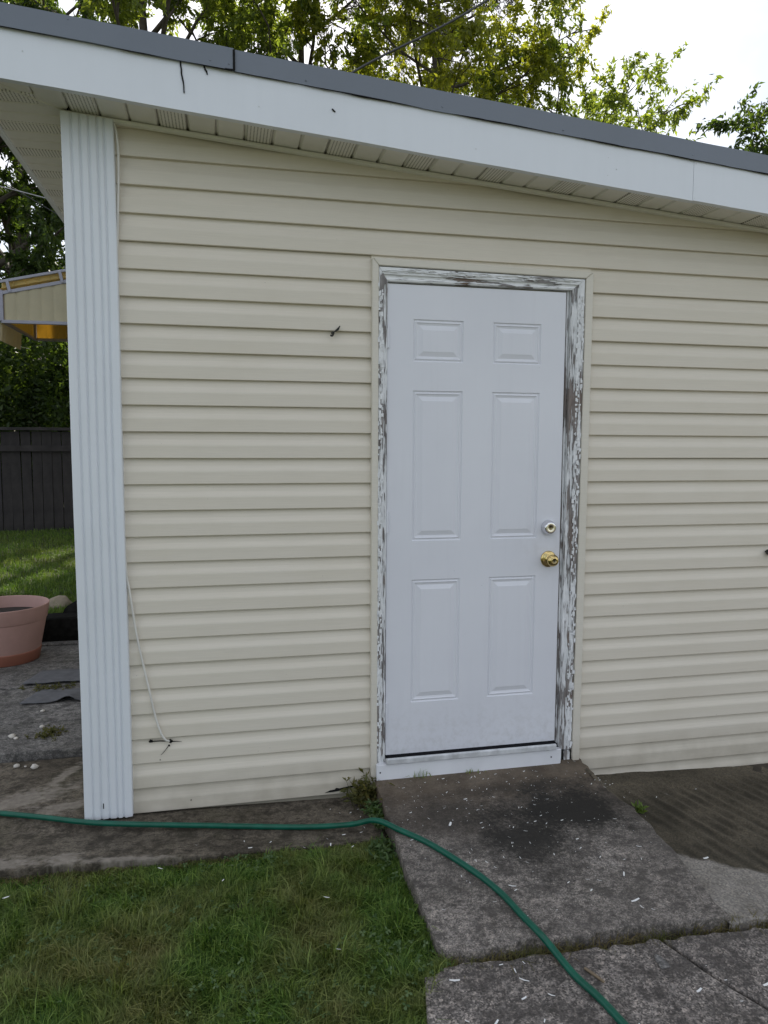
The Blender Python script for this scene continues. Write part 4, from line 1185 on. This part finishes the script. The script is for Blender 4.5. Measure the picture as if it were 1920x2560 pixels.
def corr(name, pts, mat, n=24, amp=.007, wl=.115):
    """corrugated quad panel pts a,b,c,d with ribs running b->c direction"""
    a, b, c, d = [np.array(p, float) for p in pts]; V = []; F = []
    nrm = np.cross(b - a, d - a); nrm /= np.linalg.norm(nrm); W_ = np.linalg.norm(b - a); n = int(W_ / wl * 8)
    for i in range(n + 1):
        u = i / n; o_ = amp * (abs(math.sin(math.pi * u * W_ / wl)) ** .35 * 2 - 1)
        V += [a * (1 - u) + b * u + nrm * o_, d * (1 - u) + c * u + nrm * o_]
    for i in range(n): F.append((i * 2, i * 2 + 2, i * 2 + 3, i * 2 + 1))
    o = mesh(name, V, F, mat)
    md = o.modifiers.new('thick', 'SOLIDIFY'); md.thickness = .003
    return kid(o, aw, al)
for y, nm_ in ((AY0, 'near'), (AY1, 'far')):
    corr('side_panel', [(XO + .02, y, 2.655), (XW, y, 2.655), (XW, y, ztop(XW) - .01), (XO + .02, y, ztop(XO) - .01)], m_fib if nm_ == 'near' else m_fib_y)
    bar3('frame_bar', (XO, y, 2.645), (XW, y, 2.650), .03, .032); bar3('frame_bar', (XO, y, ztop(XO) - .005), (XW, y, ztop(XW) - .005), .03, .034)
    bar3('frame_bar', (XO, y, 2.65), (XO, y, ztop(XO)), .032, .034)
rf = .105
corr('roof_panel', [(XO, AY0 - .02, ztop(XO) + .03), (XO, AY1 + .02, ztop(XO) + .03), (XW, AY1 + .02, ztop(XW) + .03), (XW, AY0 - .02, ztop(XW) + .03)], m_fib_y)
corr('front_panel', [(XO - .01, AY0, 2.66), (XO - .01, AY1, 2.66), (XO - .01, AY1, ztop(XO) + .02), (XO - .01, AY0, ztop(XO) + .02)], m_fib_y)
bar3('frame_bar', (XO, AY0, ztop(XO) + .105), (XW, AY0, ztop(XW) + .105), .03, .026)
corr('upstand_panel', [(XO, AY0 + .012, ztop(XO) + .01), (XW, AY0 + .012, ztop(XW) + .01), (XW, AY0 + .03, ztop(XW) + .10), (XO, AY0 + .03, ztop(XO) + .10)], m_fib_y)
for xb in (-2.735, -2.245):
    bar3('bracket', (xb + .02, AY0 - .018, ztop(xb) - .01), (xb - .005, AY0 - .018, ztop(xb) + .108), .012, .03)
bar3('frame_bar', (XO, AY0, ztop(XO) + .02), (XO, AY1, ztop(XO) + .02), .03, .03); bar3('frame_bar', (XO, AY0, 2.648), (XO, AY1, 2.648), .03, .03)
corr('valance', [(XO - .03, AY0 + .02, 2.46), (XO - .03, AY0 + .75, 2.46), (XO - .012, AY0 + .75, 2.64), (XO - .012, AY0 + .02, 2.64)], m_fib)

# overhead cables
def sag(a, b, s, n=24):
    a = np.array(a); b = np.array(b); return [a * (1 - t_) + b * t_ - np.array([0, 0, s * 4 * t_ * (1 - t_)]) for t_ in np.linspace(0, 1, n)]
cbl = [np.array((-1.3, 6.0, 4.20)), np.array((.797, 6.0, 5.79)), np.array((2.486, 6.0, 6.82)), np.array((6.0, 6.0, 9.3)), np.array((12.0, 6.0, 14.0))]
tag(tube('service_cable', spline(cbl, 10), .014, m_cable_b, sides=8), 'thick black service cable rising to the right in front of the trees', 'cable')
tag(tube('overhead_wire', sag((-9, 6.0, 5.50), (-1.97, 6.0, 4.04), .02), .006, m_wire, sides=6), 'pale thin wire crossing left of the post, the flatter of two', 'wire')
tag(tube('overhead_wire', sag((-9, 6.0, 7.75), (-1.97, 6.0, 3.72), .02), .005, m_cable_b, sides=6), 'dark thin wire crossing left of the post, the steeper of two', 'wire')

# ------------------------------------------------------------------ trees
def tree(name, label, base, H, r0, nl, cr, start, llen, per, seed, mat, lean=(0, 0), nsub=7, ntw=6, elev=(.25, .75), lw=.2, droop=.55, shape=None, twig=.55):
    r = np.random.default_rng(seed); base = np.array(base, float)
    root = tag(empty(name, tuple(base)), label, 'tree', 'trees behind the shed')
    TV = []; TF = []
    def addtube(path, rad, sides):
        v, f = tube_data(path, rad, sides, cap=False); o_ = len(TV); TV.extend(v); TF.extend(tuple(i + o_ for i in q) for q in f)
    nt = 9; tp = []
    for k in range(nt):
        s_ = k / (nt - 1); tp.append(base + np.array([lean[0] * s_ + r.normal(0, .12) * s_, lean[1] * s_ + r.normal(0, .12) * s_, H * .92 * s_]))
    addtube(tp, [r0 * (1 - .88 * k / (nt - 1)) for k in range(nt)], 9)
    tp = np.array(tp); PP = []; AA = []
    az = r.uniform(0, 6.28)
    for i in range(nl):
        s_ = start + (1 - start) * (i + .5) / nl; az += 2.4 + r.normal(0, .25)
        k = s_ * (nt - 1); k0 = min(nt - 2, int(k)); o_ = tp[k0] + (tp[k0 + 1] - tp[k0]) * (k - k0)
        prof = shape(s_) if shape else (.55 + .45 * math.sin(math.pi * min(1, (s_ - start) / (1 - start) * .8 + .18)))
        Ll = cr * prof * r.uniform(.85, 1.15); e = r.uniform(*elev)
        d = np.array([math.cos(az) * math.cos(e), math.sin(az) * math.cos(e), math.sin(e)])
        lp = [o_]; dd = d.copy()
        for q in range(5):
            dd = dd + r.normal(0, .10, 3) + np.array([0, 0, .05]); dd /= np.linalg.norm(dd); lp.append(lp[-1] + dd * Ll / 5)
        rl = r0 * (1 - .85 * s_) * .55 + .006
        addtube(lp, [rl * (1 - .16 * q) for q in range(6)], 6)
        lp = np.array(lp)
        for j in range(nsub):
            t_ = (.22 + .78 * (j + r.random()) / nsub) * 4.99; j0 = int(t_); so = lp[j0] + (lp[j0 + 1] - lp[j0]) * (t_ - j0)
            sdv = (lp[j0 + 1] - lp[j0]); sdv /= np.linalg.norm(sdv); sdv = sdv * .6 + r.normal(0, .6, 3) + np.array([0, 0, .18]); sdv /= np.linalg.norm(sdv)
            Ls = Ll * .40 * r.uniform(.6, 1.2) * (1.15 - .12 * t_)
            sp_ = [so, so + sdv * Ls * .5 + r.normal(0, .04, 3), so + sdv * Ls + np.array([0, 0, -.05 * Ls])]
            addtube(sp_, [rl * .35 + .003, rl * .22 + .002, .003], 4)
            for w_ in range(ntw):
                tt = .25 + .75 * (w_ + r.random()) / ntw; to = sp_[0] + (sp_[2] - sp_[0]) * min(1, tt)
                td = sdv * .5 + r.normal(0, .7, 3) + np.array([0, 0, -.05]); td /= np.linalg.norm(td); Lt = twig * r.uniform(.55, 1.2)
                te = to + td * Lt + np.array([0, 0, -.10 * Lt])
                addtube([to, te], [.0035, .0015], 3)
                u = r.random(per) ** .8
                p = to + (te - to) * u[:, None] + r.normal(0, .035, (per, 3))
                a = td * .5 + r.normal(0, .55, (per, 3)) + np.array([0, 0, -droop])
                PP.append(p); AA.append(a)
    PP = np.concatenate(PP); AA = np.concatenate(AA); n = len(PP); Lm = llen * r.lognormal(0, .22, n)
    V, F = leaves(PP, AA, Lm, Lm * lw, r)
    kid(mesh('trunk', TV, TF, m_bark, smooth=True), root, tuple(base))
    kid(raw_mesh('crown', V, F, mat), root, tuple(base))
    return root

tree('broadleaf_tree', 'tall mid-green tree filling the sky above the left roof edge', (-1.8, 10.6, LZ), 13.5, .17, 24, 3.9, .46, .100, 66, 101, m_leaf_a, nsub=8, ntw=6)
tree('broadleaf_tree', 'slender green tree between the left tree and the yellow-green one', (.9, 12.0, LZ), 13.8, .15, 18, 2.7, .45, .10, 60, 109, m_leaf_c, nsub=7, ntw=6)
tree('broadleaf_tree', 'yellow-green sunlit tree rising behind the middle of the roof', (3.0, 10.4, LZ), 14.0, .10, 26, 2.9, .40, .098, 52, 102, m_leaf_b, nsub=8, ntw=6)
tree('broadleaf_tree', 'fresh green sparse tree whose branch tips reach into the bright sky right of centre', (5.9, 11.0, LZ), 8.6, .10, 22, 3.2, .30, .105, 34, 103, m_leaf_c, elev=(.05, .6))
tree('broadleaf_tree', 'dark green tree entering at the right edge above the roof', (8.35, 6.4, LZ), 6.3, .12, 20, 2.3, .3, .095, 50, 104, m_leaf_d)
tree('pine_tree', 'dark brownish pine behind the yellow-green tree', (4.6, 15.5, LZ), 17.5, .16, 26, 2.2, .3, .14, 40, 105, m_leaf_p, lw=.05, droop=.1, elev=(-.1, .3))
tree('broadleaf_tree', 'dense dark green tree behind the fence left of the post', (-5.0, 12.0, LZ), 9.6, .2, 22, 2.9, .10, .115, 80, 106, m_leaf_d)
tree('broadleaf_tree', 'shaded green tree hanging over the fence at the far left', (-7.2, 11.4, LZ), 11.5, .2, 18, 3.2, .12, .11, 44, 107, m_leaf_a)
tree('broadleaf_tree', 'tall dark tree farther back filling the gap left of the post', (-5.2, 16.0, LZ), 15.0, .25, 22, 3.8, .08, .13, 50, 108, m_leaf_d)

def shrub(label, c, rx, ry, h, n, seed, mat, llen=.075):
    r = np.random.default_rng(seed); root = tag(empty('shrub', c), label, 'shrub', 'shrubs along the fence')
    d = r.normal(size=(n, 3)); d /= np.linalg.norm(d, axis=1)[:, None]; d[:, 2] = np.abs(d[:, 2])
    rad = r.random(n) ** .4; lump = 1 + .25 * np.sin(d[:, 0] * 7 + seed) * np.cos(d[:, 1] * 6) + .15 * np.sin(d[:, 2] * 11 + seed)
    P = np.array(c) + d * np.array([rx, ry, h]) * (rad * lump)[:, None]
    L = llen * r.lognormal(0, .25, n); V, F = leaves(P, d + r.normal(0, .6, (n, 3)) + np.array([0, 0, -.3]), L, L * .25, r)
    SV = []; SF = []
    for k in range(9):
        q = d[k] * np.array([rx, ry, h]) * .8; v, f = tube_data([np.array(c), np.array(c) + q * np.array([.4, .4, .6]), np.array(c) + q], [.03, .02, .006], 5); o_ = len(SV); SV += v; SF += [tuple(i + o_ for i in g) for g in f]
    kid(raw_mesh('foliage', V, F, mat), root, c); kid(mesh('stems', SV, SF, m_bark), root, c)
shrub('dark leafy shrub mass showing above the fence beside the post', (-2.6, 10.3, LZ), 1.9, 1.0, 3.9, 30000, 201, m_leaf_d, .095)
shrub('dark leafy shrub above the fence at the far left edge', (-5.3, 10.4, LZ), 1.8, 1.0, 3.6, 30000, 202, m_leaf_d, .095)

# far-off wood closing the horizon behind the fence
r = np.random.default_rng(301); n = 60000
ang = r.uniform(-.95, 1.0, n); rad = r.uniform(27, 33, n); hh = (5.5 + 2.0 * np.sin(ang * 9) + 1.2 * np.sin(ang * 23 + 1)) * r.random(n) ** .75
P = np.stack([np.sin(ang) * rad, np.cos(ang) * rad, hh], 1)
Lm = .42 * r.lognormal(0, .3, n); V, F = leaves(P, r.normal(size=(n, 3)), Lm, Lm * .4, r)
tag(raw_mesh('far_wood', V, F, m_leaf_d), 'far-off dark wood beyond the fence', 'wood', kind='stuff')
